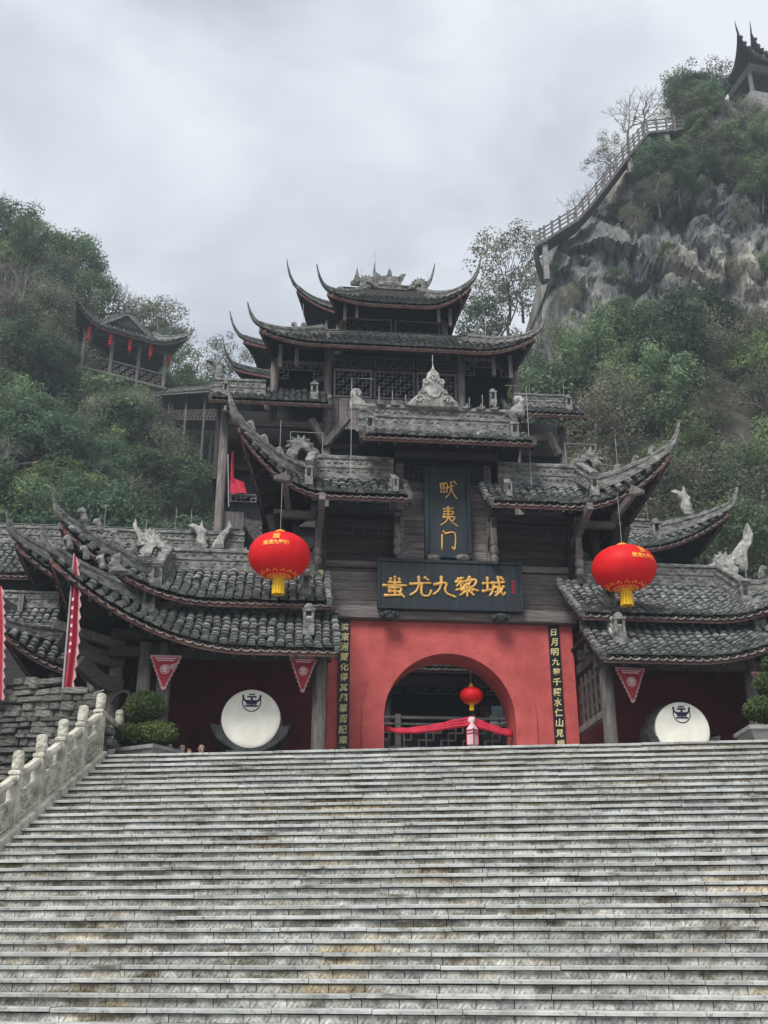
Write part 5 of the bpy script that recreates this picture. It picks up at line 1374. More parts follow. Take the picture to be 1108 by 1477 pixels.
# ---- dry stone wall beyond the balustrade
def wall_top(px): return interp([(-60, 1000), (14, 1000), (17, 984), (84, 986), (90, 1008), (106, 1010), (108, 998), (150, 1000), (153, 1030), (160, 1060)], px)
DW = thing('dry_stone_wall', 'rough dry stone wall with stepped top behind the balustrade', 'wall', SW(s_left(-1) - 2, -.95, 0) + Vector((0, 0, LAND - 3)))
mb = MB().box(-.5, .5, -.5, .5, -.5, .5); stones = []
bm = bmesh.new(); tmp = bpy.data.meshes.new('tmp'); 
for kx in range(3):
    s_ = MB().box(-.5, .5, -.5, .5, -.5, .5); me = s_.mesh('stone'); bm = bmesh.new(); bm.from_mesh(me)
    bmesh.ops.bevel(bm, geom=list(bm.edges), offset=.12, segments=1, affect='EDGES')
    for v in bm.verts: v.co += noise.noise_vector(v.co * 2.3 + Vector((kx * 5, 0, 0))) * .10
    bm.to_mesh(me); bm.free(); me.materials.append(MATS['dry_stone']); stones.append(me)
z = LAND - 2.2; bs = BASE[DW.name]; rs = random.Random(5); s_end = s_left(-1) - .15
plane_p = SW(0, -1.5, 0)
while z < LAND + 2.6:
    h = rs.uniform(.07, .18); s = s_end - 5.2 - rs.uniform(0, .3)
    while s < s_end + .1:
        w = rs.uniform(.14, .6); q = SW(s + w / 2, -.85, z + h / 2 + rs.uniform(-.02, .02)); px, py = proj(q)
        if py > wall_top(px) - 2:
            M = Matrix.Translation(q - bs + SN * rs.uniform(-.06, .05)) @ Matrix.Rotation(-SA + rs.uniform(-.05, .05), 4, 'Z') @ Matrix.Rotation(rs.uniform(-.10, .10), 4, 'Y') @ Matrix.Diagonal((w * 1.02, .38, h * rs.uniform(.8, 1.25), 1))
            inst(rs.choice(stones), 'stone', DW, M)
        s += w
    z += h
ca, cb_ = SW(s_end - 5.2, -1.2, 0), SW(s_end, -1.2, 0)
co = MB()
for x0, x1, y in ((-60, 14, 1008), (16, 84, 994), (84, 107, 1016), (107, 150, 1006)):
    s0 = max(s_end - 5.2, s_of(atY(x0, y, ca.y))); s1 = s_of(atY(x1, y, ca.y)); z = atY((x0 + x1) / 2, y, ca.y - .05).z
    q = [SW(s0, -.8, 0), SW(s1, -.8, 0), SW(s1, -1.2, 0), SW(s0, -1.2, 0)]
    co.add([Vector((p.x, p.y, LAND - 2.5)) for p in q] + [Vector((p.x, p.y, z)) for p in q], MB.BF)
co.build('core', 'soil', DW)
cpts = [(16, 990), (20, 982), (60, 981), (84, 985), (95, 1000), (112, 1006), (150, 995)]
cbl = MB().tube([atY(x, y, ca.y - .4) for x, y in cpts], .018, 6).build('cable', 'wire', DW)

# ---- planters and clipped shrubs
def leaf_blob(mb, c, r, n, size, rs, shell=.72):
    c = Vector(c)
    for k in range(n):
        d = Vector((rs.gauss(0, 1), rs.gauss(0, 1), rs.gauss(0, 1))).normalized()
        q = c + Vector((d.x * r[0], d.y * r[1], d.z * r[2])) * rs.uniform(shell, 1.06)
        a = (d * .6 + Vector((rs.gauss(0, 1), rs.gauss(0, 1), rs.gauss(0, 1) + .4)) * .6).normalized()
        b = a.cross(Vector((rs.gauss(0, 1), rs.gauss(0, 1), rs.gauss(0, 1)))).normalized(); e_ = a.cross(b)
        s = size * rs.uniform(.6, 1.3)
        mb.add([q - b * s * .5, q + e_ * s * .25, q + b * s * .5, q - e_ * s * .25], [(0, 1, 2, 3)])
def planter(label, lab2, c, w, d, h, blobs, yaw):
    T_ = thing('planter', label, 'planter', c, rot=0, group='concrete planters at the head of the stairs')
    M = Matrix.Rotation(yaw, 3, 'Z'); c = Vector(c)
    def ring(k, z): return [c + M @ Vector((a * w / 2 * k, b * d / 2 * k, z)) for a, b in ((-1, -1), (1, -1), (1, 1), (-1, 1))]
    MB().loft([ring(.78, 0), ring(.95, h - .08), ring(1.04, h - .08), ring(1.04, h), ring(.92, h), ring(.92, h - .1)]).build('box', 'concrete', T_)
    MB().loft([ring(.9, h - .14), ring(.9, h - .05)]).build('earth', 'soil', T_)
    S = thing('shrub', lab2, 'shrub', c + Vector((0, 0, h - .05)), rot=0, group='clipped shrubs in planters'); rs = random.Random(3)
    lf = MB(); core = MB()
    for (dx, dy, dz, rx, ry, rz, n, sz) in blobs:
        q = c + M @ Vector((dx, dy, dz + h)); leaf_blob(lf, q, (rx, ry, rz), n, sz, rs); core.ell(q, (rx * .74, ry * .74, rz * .74), 10, 8)
        S_ = MB().tube([c + Vector((0, 0, h - .06)), c.lerp(q, .5) + Vector((.02, 0, h * .5 - .05)), q], [.05, .04, .03], 6).build('trunk', 'trunk', S)
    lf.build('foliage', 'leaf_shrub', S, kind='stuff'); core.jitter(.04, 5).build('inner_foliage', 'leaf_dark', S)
pc = atY(211, 1083, 24.3); pc.z = LAND
planter('grey concrete planter holding the two tiered clipped shrub', 'two tiered clipped shrub with a round ball above a wide skirt', pc, 1.25, 1.0, .36,
        [(-.12, 0, .98, .47, .45, .36, 2600, .075), (-.35, -.1, .36, .42, .4, .26, 1600, .085), (.35, -.05, .34, .45, .4, .26, 1700, .085), (.02, .1, .35, .5, .42, .30, 1500, .085)], R(-30))
pc = atY(1112, 1070, 21.9); pc.z = LAND
planter('grey concrete planter holding the layered shrub by the half hidden pennant', 'layered leafy shrub in front of the half hidden pennant', pc, 1.1, 1.0, .35,
        [(-.05, 0, .42, .42, .4, .26, 1700, .08), (.15, 0, .95, .34, .34, .24, 1300, .08), (.3, 0, 1.35, .26, .26, .2, 900, .08)], 0)

# ---- people
def skinned(name, verts, edges, rads, m, parent, root=0, sub=2):
    me = bpy.data.meshes.new(name); me.from_pydata([tuple(v) for v in verts], edges, []); me.update()
    o = bpy.data.objects.new(name, me); COL.objects.link(o)
    md = o.modifiers.new('skin', 'SKIN'); md.use_smooth_shade = True
    for i, r in enumerate(rads):
        sv = me.skin_vertices[0].data[i]; sv.radius = (r, r) if not hasattr(r, '__len__') else r; sv.use_root = (i == root)
    s = o.modifiers.new('sub', 'SUBSURF'); s.levels = sub; s.render_levels = sub
    dg = bpy.context.evaluated_depsgraph_get(); dg.update(); out = bpy.data.meshes.new_from_object(o.evaluated_get(dg))
    bpy.data.objects.remove(o); out.materials.clear(); out.materials.append(MATS[m])
    for p in out.polygons: p.use_smooth = True
    r = bpy.data.objects.new(name, out); COL.objects.link(r)
    if parent: r.parent = parent
    return r
def person(label, loc, yaw, coat, pose='sit', hat=False, hand_up=0):
    T_ = bpy.data.objects.new('person', None); COL.objects.link(T_); T_.location = loc; T_.rotation_euler.z = yaw; BASE[T_.name] = Vector((0, 0, 0)); tag(T_, label, 'person', 'visitors at the head of the stairs')
    # faces -y; z up ; pelvis height by pose
    ph = .11 if pose == 'sit' else .88
    V = {'pel': (0, 0, ph), 'spi': (0, .01, ph + .2), 'che': (0, .0, ph + .38), 'nec': (0, 0, ph + .53), 'hd0': (0, -.015, ph + .60), 'hd1': (0, -.01, ph + .69), 'hd2': (0, .0, ph + .77)}
    Rr = {'pel': (.14, .11), 'spi': (.125, .09), 'che': (.15, .10), 'nec': .05, 'hd0': .068, 'hd1': .088, 'hd2': .062}
    E_ = [('pel', 'spi'), ('spi', 'che'), ('che', 'nec'), ('nec', 'hd0'), ('hd0', 'hd1'), ('hd1', 'hd2')]
    for s, n in ((-1, 'l'), (1, 'r')):
        V['sh' + n] = (s * .17, 0, ph + .46); Rr['sh' + n] = .055
        if hand_up == s:
            V['el' + n] = (s * .27, -.12, ph + .30); V['wr' + n] = (s * .24, -.20, ph + .46); V['ha' + n] = (s * .22, -.21, ph + .53)
        elif pose == 'sit':
            V['el' + n] = (s * .26, -.04, ph + .22); V['wr' + n] = (s * .16, -.26, ph + .14); V['ha' + n] = (s * .10, -.34, ph + .13)
        else:
            V['el' + n] = (s * .24, .02, ph + .20); V['wr' + n] = (s * .25, -.06, ph - .02); V['ha' + n] = (s * .25, -.08, ph - .10)
        Rr['el' + n] = .042; Rr['wr' + n] = .03; Rr['ha' + n] = .034
        E_ += [('che', 'sh' + n), ('sh' + n, 'el' + n), ('el' + n, 'wr' + n), ('wr' + n, 'ha' + n)]
        for f, (dx, dz) in enumerate(((-.035, 0), (-.012, .012), (.012, .01), (.034, -.004), (.05, -.03))):
            h = V['ha' + n]; k = f'f{f}{n}'; k2 = f'g{f}{n}'; up_ = .07 if hand_up == s else -.01
            ln = (.05, .06, .055, .045, .035)[f]
            V[k] = (h[0] + dx, h[1] - (.03 if not hand_up == s else .005), h[2] + dz + up_ * .6); V[k2] = (h[0] + dx * 1.2, h[1] - .03 - (ln if not hand_up == s else .01), h[2] + dz + up_ + (ln * .4 if hand_up == s else -.015)); Rr[k] = .010; Rr[k2] = .008
            E_ += [('ha' + n, k), (k, k2)]
        if pose == 'sit':
            V['hp' + n] = (s * .09, 0, ph); V['kn' + n] = (s * .26, -.36, ph + .12); V['an' + n] = (s * .02, -.52, .06); V['to' + n] = (s * -.06, -.62, .05)
        else:
            V['hp' + n] = (s * .09, 0, ph - .04); V['kn' + n] = (s * .10, -.02 - (.1 if s > 0 else -.05), .47); V['an' + n] = (s * .10, .03 - (.12 if s > 0 else -.12), .08); V['to' + n] = (s * .11, -.13 - (.12 if s > 0 else -.12), .04)
        Rr['hp' + n] = .085; Rr['kn' + n] = .06; Rr['an' + n] = .042; Rr['to' + n] = .036
        E_ += [('pel', 'hp' + n), ('hp' + n, 'kn' + n), ('kn' + n, 'an' + n), ('an' + n, 'to' + n)]
    ks = list(V); ix = {k: i for i, k in enumerate(ks)}
    skinned('body', [V[k] for k in ks], [(ix[a], ix[b]) for a, b in E_], [Rr[k] for k in ks], 'skin', T_)
    def garment(nm, keys, grow, m, root):
        kk = [k for k in ks if k in keys]; jx = {k: i for i, k in enumerate(kk)}
        def g(r): return tuple(x + grow for x in r) if hasattr(r, '__len__') else (r + grow, r + grow)
        skinned(nm, [V[k] for k in kk], [(jx[a], jx[b]) for a, b in E_ if a in jx and b in jx], [g(Rr[k]) for k in kk], m, T_, jx[root])
    garment('coat', {'pel', 'spi', 'che', 'shl', 'ell', 'wrl', 'shr', 'elr', 'wrr'}, .025, coat, 'pel')
    garment('trousers', {'pel', 'hpl', 'knl', 'anl', 'hpr', 'knr', 'anr'}, .018, 'trousers', 'pel')
    hz = ph + .68
    fc = MB(); fc.ell((0, -.098, hz - .012), (.014, .022, .026), 8, 6); fc.build('nose', 'skin', T_, smooth=True)
    ey = MB()
    for s in (-1, 1): ey.ell((s * .034, -.083, hz + .018), (.016, .01, .008), 8, 6)
    ey.build('eyes', 'eye', T_); MB().ell((0, -.084, hz - .062), (.026, .01, .009), 8, 6).build('mouth', 'lips', T_)
    er = MB()
    for s in (-1, 1): er.ell((s * .092, 0, hz), (.012, .022, .034), 8, 6)
    er.build('ears', 'skin', T_)
    hr = MB(); rows = []
    for i in range(9):
        a = math.pi * i / 10; r = []
        for j in range(17):
            t = R(-205) + R(230) * j / 16 if i > 3 else R(-270) + R(360) * j / 16
            t2 = math.pi / 2 + (t + R(90)) if i <= 3 else math.pi / 2 + (j / 8 - 1) * R(125)
            r.append((.112 * math.sin(a) * math.cos(t2), .012 + .118 * math.sin(a) * math.sin(t2), hz + .03 + .118 * math.cos(a)))
        rows.append(r)
    hr.sheet(rows); hr.ell((0, .05, hz - .02), (.10, .075, .15), 12, 8)
    hr.build('hair', 'hair', T_, smooth=True)
    if hat:
        MB().lathe([(.118, hz + .02), (.125, hz + .06), (.115, hz + .12), (.07, hz + .165), (.01, hz + .18)], (0, .0, 0), 18).build('cap', 'cap', T_, smooth=True)
        MB().box(-.075, .075, -.20, -.09, hz + .035, hz + .05).build('cap_peak', 'cap', T_)
    return T_
def at_head(px, py, Y, ph):                                     # ground spot whose head centre falls on the pixel
    p = atY(px, py, Y); return Vector((p.x, p.y, LAND))
for px, py, Y, coat, yw, hu, lab in ((245, 1076, 25.4, 'coat_dark', R(12), 0, 'person in dark coat seated beside the planter corner'), (263, 1081, 25.4, 'coat_red', R(-4), 1, 'person in red coat seated by the drum pavilion with one hand raised'), (291, 1082, 25.4, 'coat_blue', R(-14), -1, 'person in navy coat seated nearest the drum stand touching hair')):
    p = atY(px, py, Y); zz = p.z - LAND - .81
    person(lab, Vector((p.x, p.y, LAND - .01 + max(-.2, zz))), yw, coat, 'sit', False, hu)
p = atY(584, 1074, 31.5); print('cap person', p.z - LAND)
person('person in beige cap and coat standing inside the arch passage', Vector((p.x, p.y, LAND)), R(180), 'coat_beige', 'stand', True)

# ================================================================ HILLSIDE BUILDINGS
def hit(px, py, y0=42., y1=100.):
    d = ray(px, py); y = y0
    while y < y1:
        p = d * (y / d.y) + Vector((0, 0, CAMZ))
        if ht(p.x, p.y) > p.z: return p
        y += .25
    return d * (84 / d.y) + Vector((0, 0, CAMZ))
def local_thing(name, label, cat, loc, rot, group=None):
    o = thing(name, label, cat, loc, group=group, rot=rot); BASE[o.name] = Vector((0, 0, 0)); return o
PH = hit(205, 592); PH = atY(164, 562, PH.y); print('PH', PH, ht(PH.x, PH.y))
HP = local_thing('hill_pavilion', 'small open pavilion with curled eaves and red lantern strings on the wooded hill', 'pavilion', PH, R(31))
HP.scale = (1.2, 1.2, 1.2)
for x in (-2.7, -.9, .9, 2.7):
    for y in (-1.9, 1.9): MB().tube([(x, y, -3.0 if x > 2 else -1.2), (x, y, 2.7)], .13, 8).build('column', 'wood_grey', HP)
MB().box(-2.9, 2.9, -2.1, 2.1, -.15, 0).build('floor', 'wood_grey', HP)
for x0, x1 in ((-2.6, -1.0), (-.8, .8), (1.0, 2.6)):
    m = MB(); lattice(m, x0, x1, .12, .95, -1.92, .2, .05, .05); m.build('railing_fret', 'wood_grey', HP)
    MB().box(x0, x1, -1.98, -1.86, .95, 1.03).build('rail', 'wood_grey', HP)
m = MB(); lattice(m, 0, 1.0, .12, .95, 0, .2, .05, .05)
for v in m.v: v.x, v.y = 2.7, -1.7 + v.x * 3.4
m.build('railing_fret', 'wood_grey', HP)
MB().box(-2.6, 2.6, 1.6, 1.7, 0, 2.9).build('back_wall', 'void_shade', HP)
MB().box(-2.9, 2.9, -2.05, -1.85, 2.5, 2.75).build('eave_beam', 'wood_h', HP)
r_, h_ = rect_roof(HP, -3.3, 3.1, -2.7, 2.7, 2.75, 3.75, -1.9, 1.7, -1.5, 1.5, (1.15, .75), (.6, .6), (1.7, 1.7), sp=.3, row=.35, hip=.8, spike=.65)
gb = MB().add([(-1.75, -1.75, 3.45), (1.55, -1.75, 3.45), (-.1, -1.75, 4.75), (-1.75, 1.75, 3.45), (1.55, 1.75, 3.45), (-.1, 1.75, 4.75)], [(0, 1, 2), (5, 4, 3), (0, 2, 5, 3), (1, 4, 5, 2)]).build('gable', 'tile_bed', r_)
MB().box(-1.2, 1.0, -1.78, -1.76, 3.5, 3.9).build('gable_shadow', 'void_shade', r_)
for s in (-1, 1): ridge(r_, (-.1, -1.8, 4.78), (-.1 + s * 1.75, -1.8, 3.42), .3, .22, 'plaster', 'gable_ridge')
ridge(r_, (-.1, -1.8, 4.8), (-.1, 1.8, 4.8), .3, .22); shrine(r_, (-.1, -1.8, 5.05), .9)
finish_tiles(HP, 200)
def lantern_string(label, p):
    T_ = thing('lantern_string', label, 'lantern string', p, group='red lantern strings on the hill pavilion')
    for k in range(5):
        z = p.z - .1 - k * .23; MB().lathe([(.05, z + .1), (.13, z + .06), (.16, z), (.13, z - .06), (.05, z - .1)], (p.x, p.y, 0), 12).build('lantern', 'string_red', T_, smooth=True)
    MB().tube([(p.x, p.y, p.z + .25), (p.x, p.y, p.z - 1.35)], .015, 5).build('cord', 'string_red', T_)
MH = Matrix.Translation(HP.location) @ Matrix.Rotation(HP.rotation_euler.z, 4, 'Z') @ Matrix.Scale(1.2, 4)
for x, y in ((-2.6, -2.4), (-1.2, -2.4), (.1, -2.4), (1.5, -2.4), (2.95, -1.9), (3.05, 1.2)): lantern_string('string of five small red lanterns under the eave of the hill pavilion', MH @ Vector((x, y, 2.72)))
# gallery running down from it
g0, g1 = MH @ Vector((3.2, 1.6, -.9)), atY(345, 612, 62.)
dv = g1 - g0; GA = local_thing('hill_gallery', 'dark covered gallery stepping down the slope from the hill pavilion', 'gallery', g0, math.atan2(dv.y, dv.x))
ln = math.hypot(dv.x, dv.y); sl = dv.z / ln
def gz(x, z): return z + sl * x
for k in range(6):
    x = ln * k / 5
    for y in (-1, 1): MB().tube([(x, y, gz(x, -3)), (x, y, gz(x, 2.1))], .1, 8).build('column', 'wood_grey', GA)
bm_ = MB().sheet([[(x, y, gz(x, z)) for x in (-.2, ln / 2, ln + .3)] for y, z in ((-1.5, 2.05), (0, 2.75), (1.5, 2.05))]).build('roof', 'tile_bed', GA)
tl = []
E1 = lambda a: Vector((a, -1.55, gz(a, 2.1))); T1 = lambda a: Vector((a, 0, gz(a, 2.8)))
b1, b2, b3, b4 = MB(), MB(), MB(), MB(); make_slope(b1, b2, b3, b4, tl, E1, T1, -.2, ln + .3, .3, .35)
b1.build('tile_bed', 'tile_bed', bm_); b3.build('soffit', 'soffit', bm_); b4.build('fascia', 'fascia', bm_); b2.build('drip_tiles', 'tile_drip', bm_, kind='stuff')
for M in tl: inst(TILE_ME, 'tile', bm_, M)
ridge(bm_, (-.2, 0, gz(-.2, 2.8)), (ln + .3, 0, gz(ln + .3, 2.8)), .25, .2)
m = MB(); lattice(m, 0, ln, .1, .85, -1, .22, .05, .05)
for v in m.v: v.z += sl * v.x
m.build('railing_fret', 'wood_grey', GA); MB().sheet([[(0, .95, gz(0, -.3)), (ln, .95, gz(ln, -.3))], [(0, .95, gz(0, 2)), (ln, .95, gz(ln, 2))]]).build('back_wall', 'void_shade', GA)
lantern_string('string of five small red lanterns on the covered gallery', (Matrix.Translation(GA.location) @ Matrix.Rotation(GA.rotation_euler.z, 4, 'Z')) @ Vector((1.4, -1.3, gz(1.4, 1.95))))

# cliff walkway
WKP = [(773, 352), (786, 345), (808, 331), (832, 316), (850, 296), (872, 268), (890, 244), (908, 220), (922, 204), (934, 190), (962, 187), (985, 184)]
wp = [atY(x, y, 68.6) for x, y in WKP]
WK = thing('cliff_walkway', 'timber railed walkway climbing along the edge of the cliff', 'walkway', wp[0])
dk = MB().sweep(wp, [(-1.6, -.22), (.1, -.22), (.1, 0), (-1.6, 0)]); fixnormals(dk.build('deck', 'wood_grey', WK))
for zz in (.35, .72, 1.08):
    MB().tube([p + Vector((0, -.05, zz)) for p in wp], .055, 6).build('rail', 'wood_grey', WK)
for i in range(len(wp) - 1):
    for f in (0, .5):
        p = wp[i].lerp(wp[i + 1], f); MB().box(p.x - .08, p.x + .08, p.y - .12, p.y + .04, p.z - .3, p.z + 1.25).build('railing_post', 'wood_grey', WK)
for k, ln_ in ((1, 3.5), (9, 2.4), (10, 2.6), (7, 1.8)):
    p = wp[k]; MB().box(p.x - .2, p.x + .2, p.y + .1, p.y + .5, p.z - ln_, p.z - .36).build('support', 'concrete', WK)
curved_beam(WK, [wp[0] + Vector((0, .2, -.4)), wp[0] + Vector((.15, .6, -1.5)), wp[0] + Vector((.7, 1.2, -2.8))], .3, .5)
# pagoda on the summit
pz = atY(1062, 38, 77.5) - Vector((-4.24, -6.52, 5.9))
PG = local_thing('summit_pagoda', 'two tier pagoda with sharply horned eaves on the cliff summit', 'pagoda', pz, R(12))
for x in (-3.4, 0, 3.4):
    for y in (-3.4, 3.4): MB().tube([(x, y, -4), (x, y, 3.4)], .22, 8).build('column', 'wood_grey', PG)
MB().box(-4, 4, -4, 4, -4, -.2).build('plinth', 'concrete', PG); MB().box(-2.2, 2.2, -2.2, 2.2, -.2, 7.2).build('wall', 'wood_h', PG)
MB().box(-3.2, 3.2, -3.2, 3.2, 2.7, 3.1).build('eave_beam', 'wood_h', PG)
rect_roof(PG, -4.9, 4.9, -4.9, 4.9, 3.0, 4.6, -2.9, 2.9, -2.9, 2.9, (2.4, 2.4), (.6, .6), (2.6, 2.6), sp=.4, row=.5, hip=1.2, spike=.9)
rect_roof(PG, -1.8, 3.4, -2.7, 2.7, 6.4, 8.4, -.6, 1.0, -.2, .2, (2.0, 2.0), (.5, .5), (1.5, 1.5), sp=.4, row=.5, hip=1.1, spike=.9)
for k in range(9): MB().lathe([(.1, 4.6), (.16, 4.8), (.06, 5.0), (.14, 5.2), (.03, 5.4)], (-3 + .75 * k, -3.4, 0), 8).build('baluster', 'plaster', PG)
finish_tiles(PG, 150)

# ================================================================ TREES
def rv(rs): return Vector((rs.gauss(0, 1), rs.gauss(0, 1), rs.gauss(0, 1)))
def crown_mesh(name, m, seed, h, r, base, nclump, nleaf, ls, flat=1., droop=0., clump_r=(.55, 1.0)):
    rs = random.Random(seed); vs, fs = [], []
    for c in range(nclump):
        d = rv(rs).normalized(); k = rs.uniform(.35, 1.) ** .6
        cc = Vector((d.x * r * k, d.y * r * k, base + (h - base) / 2 + d.z * (h - base) / 2 * k))
        cr_ = rs.uniform(*clump_r)
        for j in range(nleaf):
            e_ = rv(rs).normalized(); q = cc + Vector((e_.x, e_.y, e_.z * .75 * flat)) * cr_ * rs.uniform(.55, 1.05)
            n_ = (e_ + rv(rs) * .5 + Vector((0, 0, .55))).normalized(); b = n_.cross(rv(rs)).normalized(); t = n_.cross(b)
            b = (b - Vector((0, 0, droop))).normalized()
            s = ls * rs.uniform(.6, 1.35); i0 = len(vs)
            vs += [q - b * s * .55, q + t * s * .3, q + b * s * .55, q - t * s * .3]; fs.append((i0, i0 + 1, i0 + 2, i0 + 3))
    me = bpy.data.meshes.new(name); me.from_pydata([tuple(v) for v in vs], [], fs); me.update(); me.materials.append(MATS[m]); return me
def trunk_mesh(name, m, seed, h, r0, spread, n=6):
    rs = random.Random(seed); mb = MB(); top = Vector((rs.uniform(-.3, .3), rs.uniform(-.3, .3), h * .8))
    mid = Vector((rs.uniform(-.25, .25), rs.uniform(-.25, .25), h * .4))
    mb.tube([Vector((0, 0, -1.2)), Vector((0, 0, .2)), mid, top], [r0 * 1.3, r0, r0 * .7, r0 * .25], 7)
    for k in range(n):
        f = rs.uniform(.3, .95); p = (Vector((0, 0, .2)).lerp(mid, f * 2) if f < .5 else mid.lerp(top, f * 2 - 1))
        a = rs.uniform(0, 6.28); d = Vector((math.cos(a), math.sin(a), rs.uniform(.5, 1.2))).normalized()
        q = p + d * spread * rs.uniform(.5, .9); mb.tube([p, p.lerp(q, .5) + Vector((0, 0, .1)), q], [r0 * .4, r0 * .28, r0 * .1], 5)
    me = mb.mesh(name, True); me.materials.append(MATS[m]); return me
def bare_mesh(name, seed, h, m='twig', depth=5, fan=.55):
    rs = random.Random(seed); mb = MB()
    def grow(p, d, l, r, k):
        q = p + d * l; mb.tube([p, p.lerp(q, .5) + rv(rs) * l * .05, q], [r, r * .85, r * .65], 4 if k < 3 else 3, k == 0)
        if k < depth:
            for j in range(rs.choice((2, 3, 3)) if k else 4):
                nd_ = (d + rv(rs) * fan + Vector((0, 0, .12))).normalized(); grow(p.lerp(q, rs.uniform(.55, 1)), nd_, l * rs.uniform(.62, .85), r * .58, k + 1)
    grow(Vector((0, 0, -.8)), Vector((0, 0, 1)), h * .34, h * .018, 0)
    me = mb.mesh(name, False); me.materials.append(MATS[m]); return me
KIND = {}
def kind(key, label, crown, trunk): KIND.setdefault(key, []).append((label, crown, trunk))
for s in (1, 2, 3):
    kind('dark', 'dense dark green broadleaf tree', crown_mesh('crown', 'leaf_dark', s, 6.4, 2.3, 1.2, 46, 150, .19), trunk_mesh('trunk', 'trunk', s, 5.5, .16, 1.6))
    kind('mid', 'mid green bushy tree', crown_mesh('crown', 'leaf_mid', s + 10, 5.6, 2.2, .8, 42, 150, .18), trunk_mesh('trunk', 'trunk', s + 10, 5, .14, 1.5))
    kind('olive', 'loose olive brown tree', crown_mesh('crown', 'leaf_olive', s + 20, 5.8, 2.2, 1.0, 46, 95, .16, clump_r=(.6, 1.2)), trunk_mesh('trunk', 'twig', s + 20, 5.4, .10, 1.8, 10))
for s in (1, 2):
    kind('bright', 'fresh yellow green leafy tree', crown_mesh('crown', 'leaf_bright', s + 30, 5.0, 2.1, .5, 36, 140, .20, droop=.3), trunk_mesh('trunk', 'trunk', s + 30, 4.5, .12, 1.4))
    kind('brown', 'reddish brown withered tree', crown_mesh('crown', 'leaf_brown', s + 40, 5.0, 1.5, 1.0, 24, 90, .17), trunk_mesh('trunk', 'twig', s + 40, 5, .09, 1.3, 9))
    kind('bare', 'leafless grey twiggy tree', None, bare_mesh('trunk', s + 50, 6.2))
    kind('thin', 'airy sparse leaved tree', crown_mesh('crown', 'leaf_olive', s + 60, 6.0, 2.6, 1.8, 32, 70, .16, clump_r=(.5, .9)), bare_mesh('trunk', s + 70, 6.0, 'trunk', 4))
    kind('bush', 'low leafy bush', crown_mesh('crown', 'leaf_mid', s + 80, 2.4, 1.5, 0, 18, 130, .17), trunk_mesh('trunk', 'twig', s + 80, 1.8, .06, 1.0, 5))
def plant(key, where, p, sc, rs, nm='tree'):
    lab, cm, tm = rs.choice(KIND[key])
    o = bpy.data.objects.new(nm, None); COL.objects.link(o); o.location = p
    o.rotation_euler = (rs.uniform(-.08, .08), rs.uniform(-.08, .08), rs.uniform(0, 6.28)); s = sc * rs.uniform(.85, 1.2); o.scale = (s * rs.uniform(.9, 1.15), s * rs.uniform(.9, 1.15), s * rs.uniform(.85, 1.2))
    size = 'tall ' if s > 1.12 * sc else 'small ' if s < .93 * sc else ''
    tag(o, size + lab + ' ' + where, 'bush' if key == 'bush' else 'tree', 'plants ' + where)
    for me, n_ in ((tm, 'trunk'), (cm, 'crown')):
        if me: c = bpy.data.objects.new(n_, me); COL.objects.link(c); c.parent = o
rs = random.Random(11)
def scatter(x0, x1, y0, y1, step, where, pick, sc, test):
    n = 0; y = y0
    while y < y1:
        x = x0
        while x < x1:
            X, Y = x + rs.uniform(-.5, .5) * step, y + rs.uniform(-.5, .5) * step; p = Vector((X, Y, ht(X, Y) - .2)); px, py = proj(p + Vector((0, 0, 3)))
            if test(px, py, p): plant(pick(px, py), where(px, py), p, sc, rs); n += 1
            x += step
        y += step
    return n
def whereL(px, py):
    top = interp([(-60, 270), (0, 312), (150, 412), (250, 495), (312, 620)], px)
    if py < top + 25: return 'on the skyline of the pavilion hill'
    if py < 430: return 'on the hill above the pavilion roof'
    if px < 95: return 'beside the hill pavilion at its open end' if py < 620 else 'above the horned corner pavilion'
    if px > 235: return 'below the covered gallery'
    return 'just below the hill pavilion' if py < 660 else 'behind the rear hall with fish figures'
def whereR(px, py):
    if px < 800: return 'between the gate tower and the rock face'
    if py < 520: return 'at the foot of the bare rock face'
    if px > 960: return 'behind the hall with one swept corner' if py > 640 else 'high on the slope over the swept corner hall'
    return 'above the gatehouse roof corner on the cliff side'
def pickL(px, py):
    v = noise.noise(Vector((px * .012, py * .012, 3))); r = rs.random()
    if py > 600: return rs.choice(('dark', 'dark', 'mid')) if v > .15 else rs.choice(('mid', 'dark', 'bright', 'bright', 'olive')) if r < .75 else 'bare'
    if v > .22: return rs.choice(('dark', 'dark', 'mid'))
    if v < -.1: return rs.choice(('olive', 'bare', 'bare', 'mid', 'brown'))
    return rs.choice(('dark', 'mid', 'mid', 'olive', 'olive', 'bright', 'bare'))
def pickR(px, py):
    v = noise.noise(Vector((px * .013, py * .013, 8))); r = rs.random()
    if v > .2: return rs.choice(('mid', 'bright', 'dark'))
    if v < -.15: return rs.choice(('olive', 'bare', 'olive', 'brown', 'olive'))
    return rs.choice(('mid', 'olive', 'mid', 'olive', 'bright', 'bare', 'dark'))
hx, hy = proj(PH)
def testL(px, py, p):
    if not (-60 < px < 352 and py < 900): return False
    d = p - PH
    if math.hypot(d.x, d.y) < 4.4: return False
    if 78 < px < 255 and 400 < py < 585 and p.y < PH.y + 1: return False
    tx, ty = proj(p + Vector((0, 0, 6.5)))
    if 90 < tx < 262 and ty < 575 and p.y < PH.y: return False
    if 225 < px < 330 and 515 < py < 585 and p.y < 62: return False
    return True
nL = scatter(-50, -6, 43, 86, 2.8, whereL, pickL, 1.0, testL)
nR = scatter(7, 46, 40.5, 67, 2.8, whereR, pickR, 1.0, lambda px, py, p: 690 < px < 1170 and py < 860)
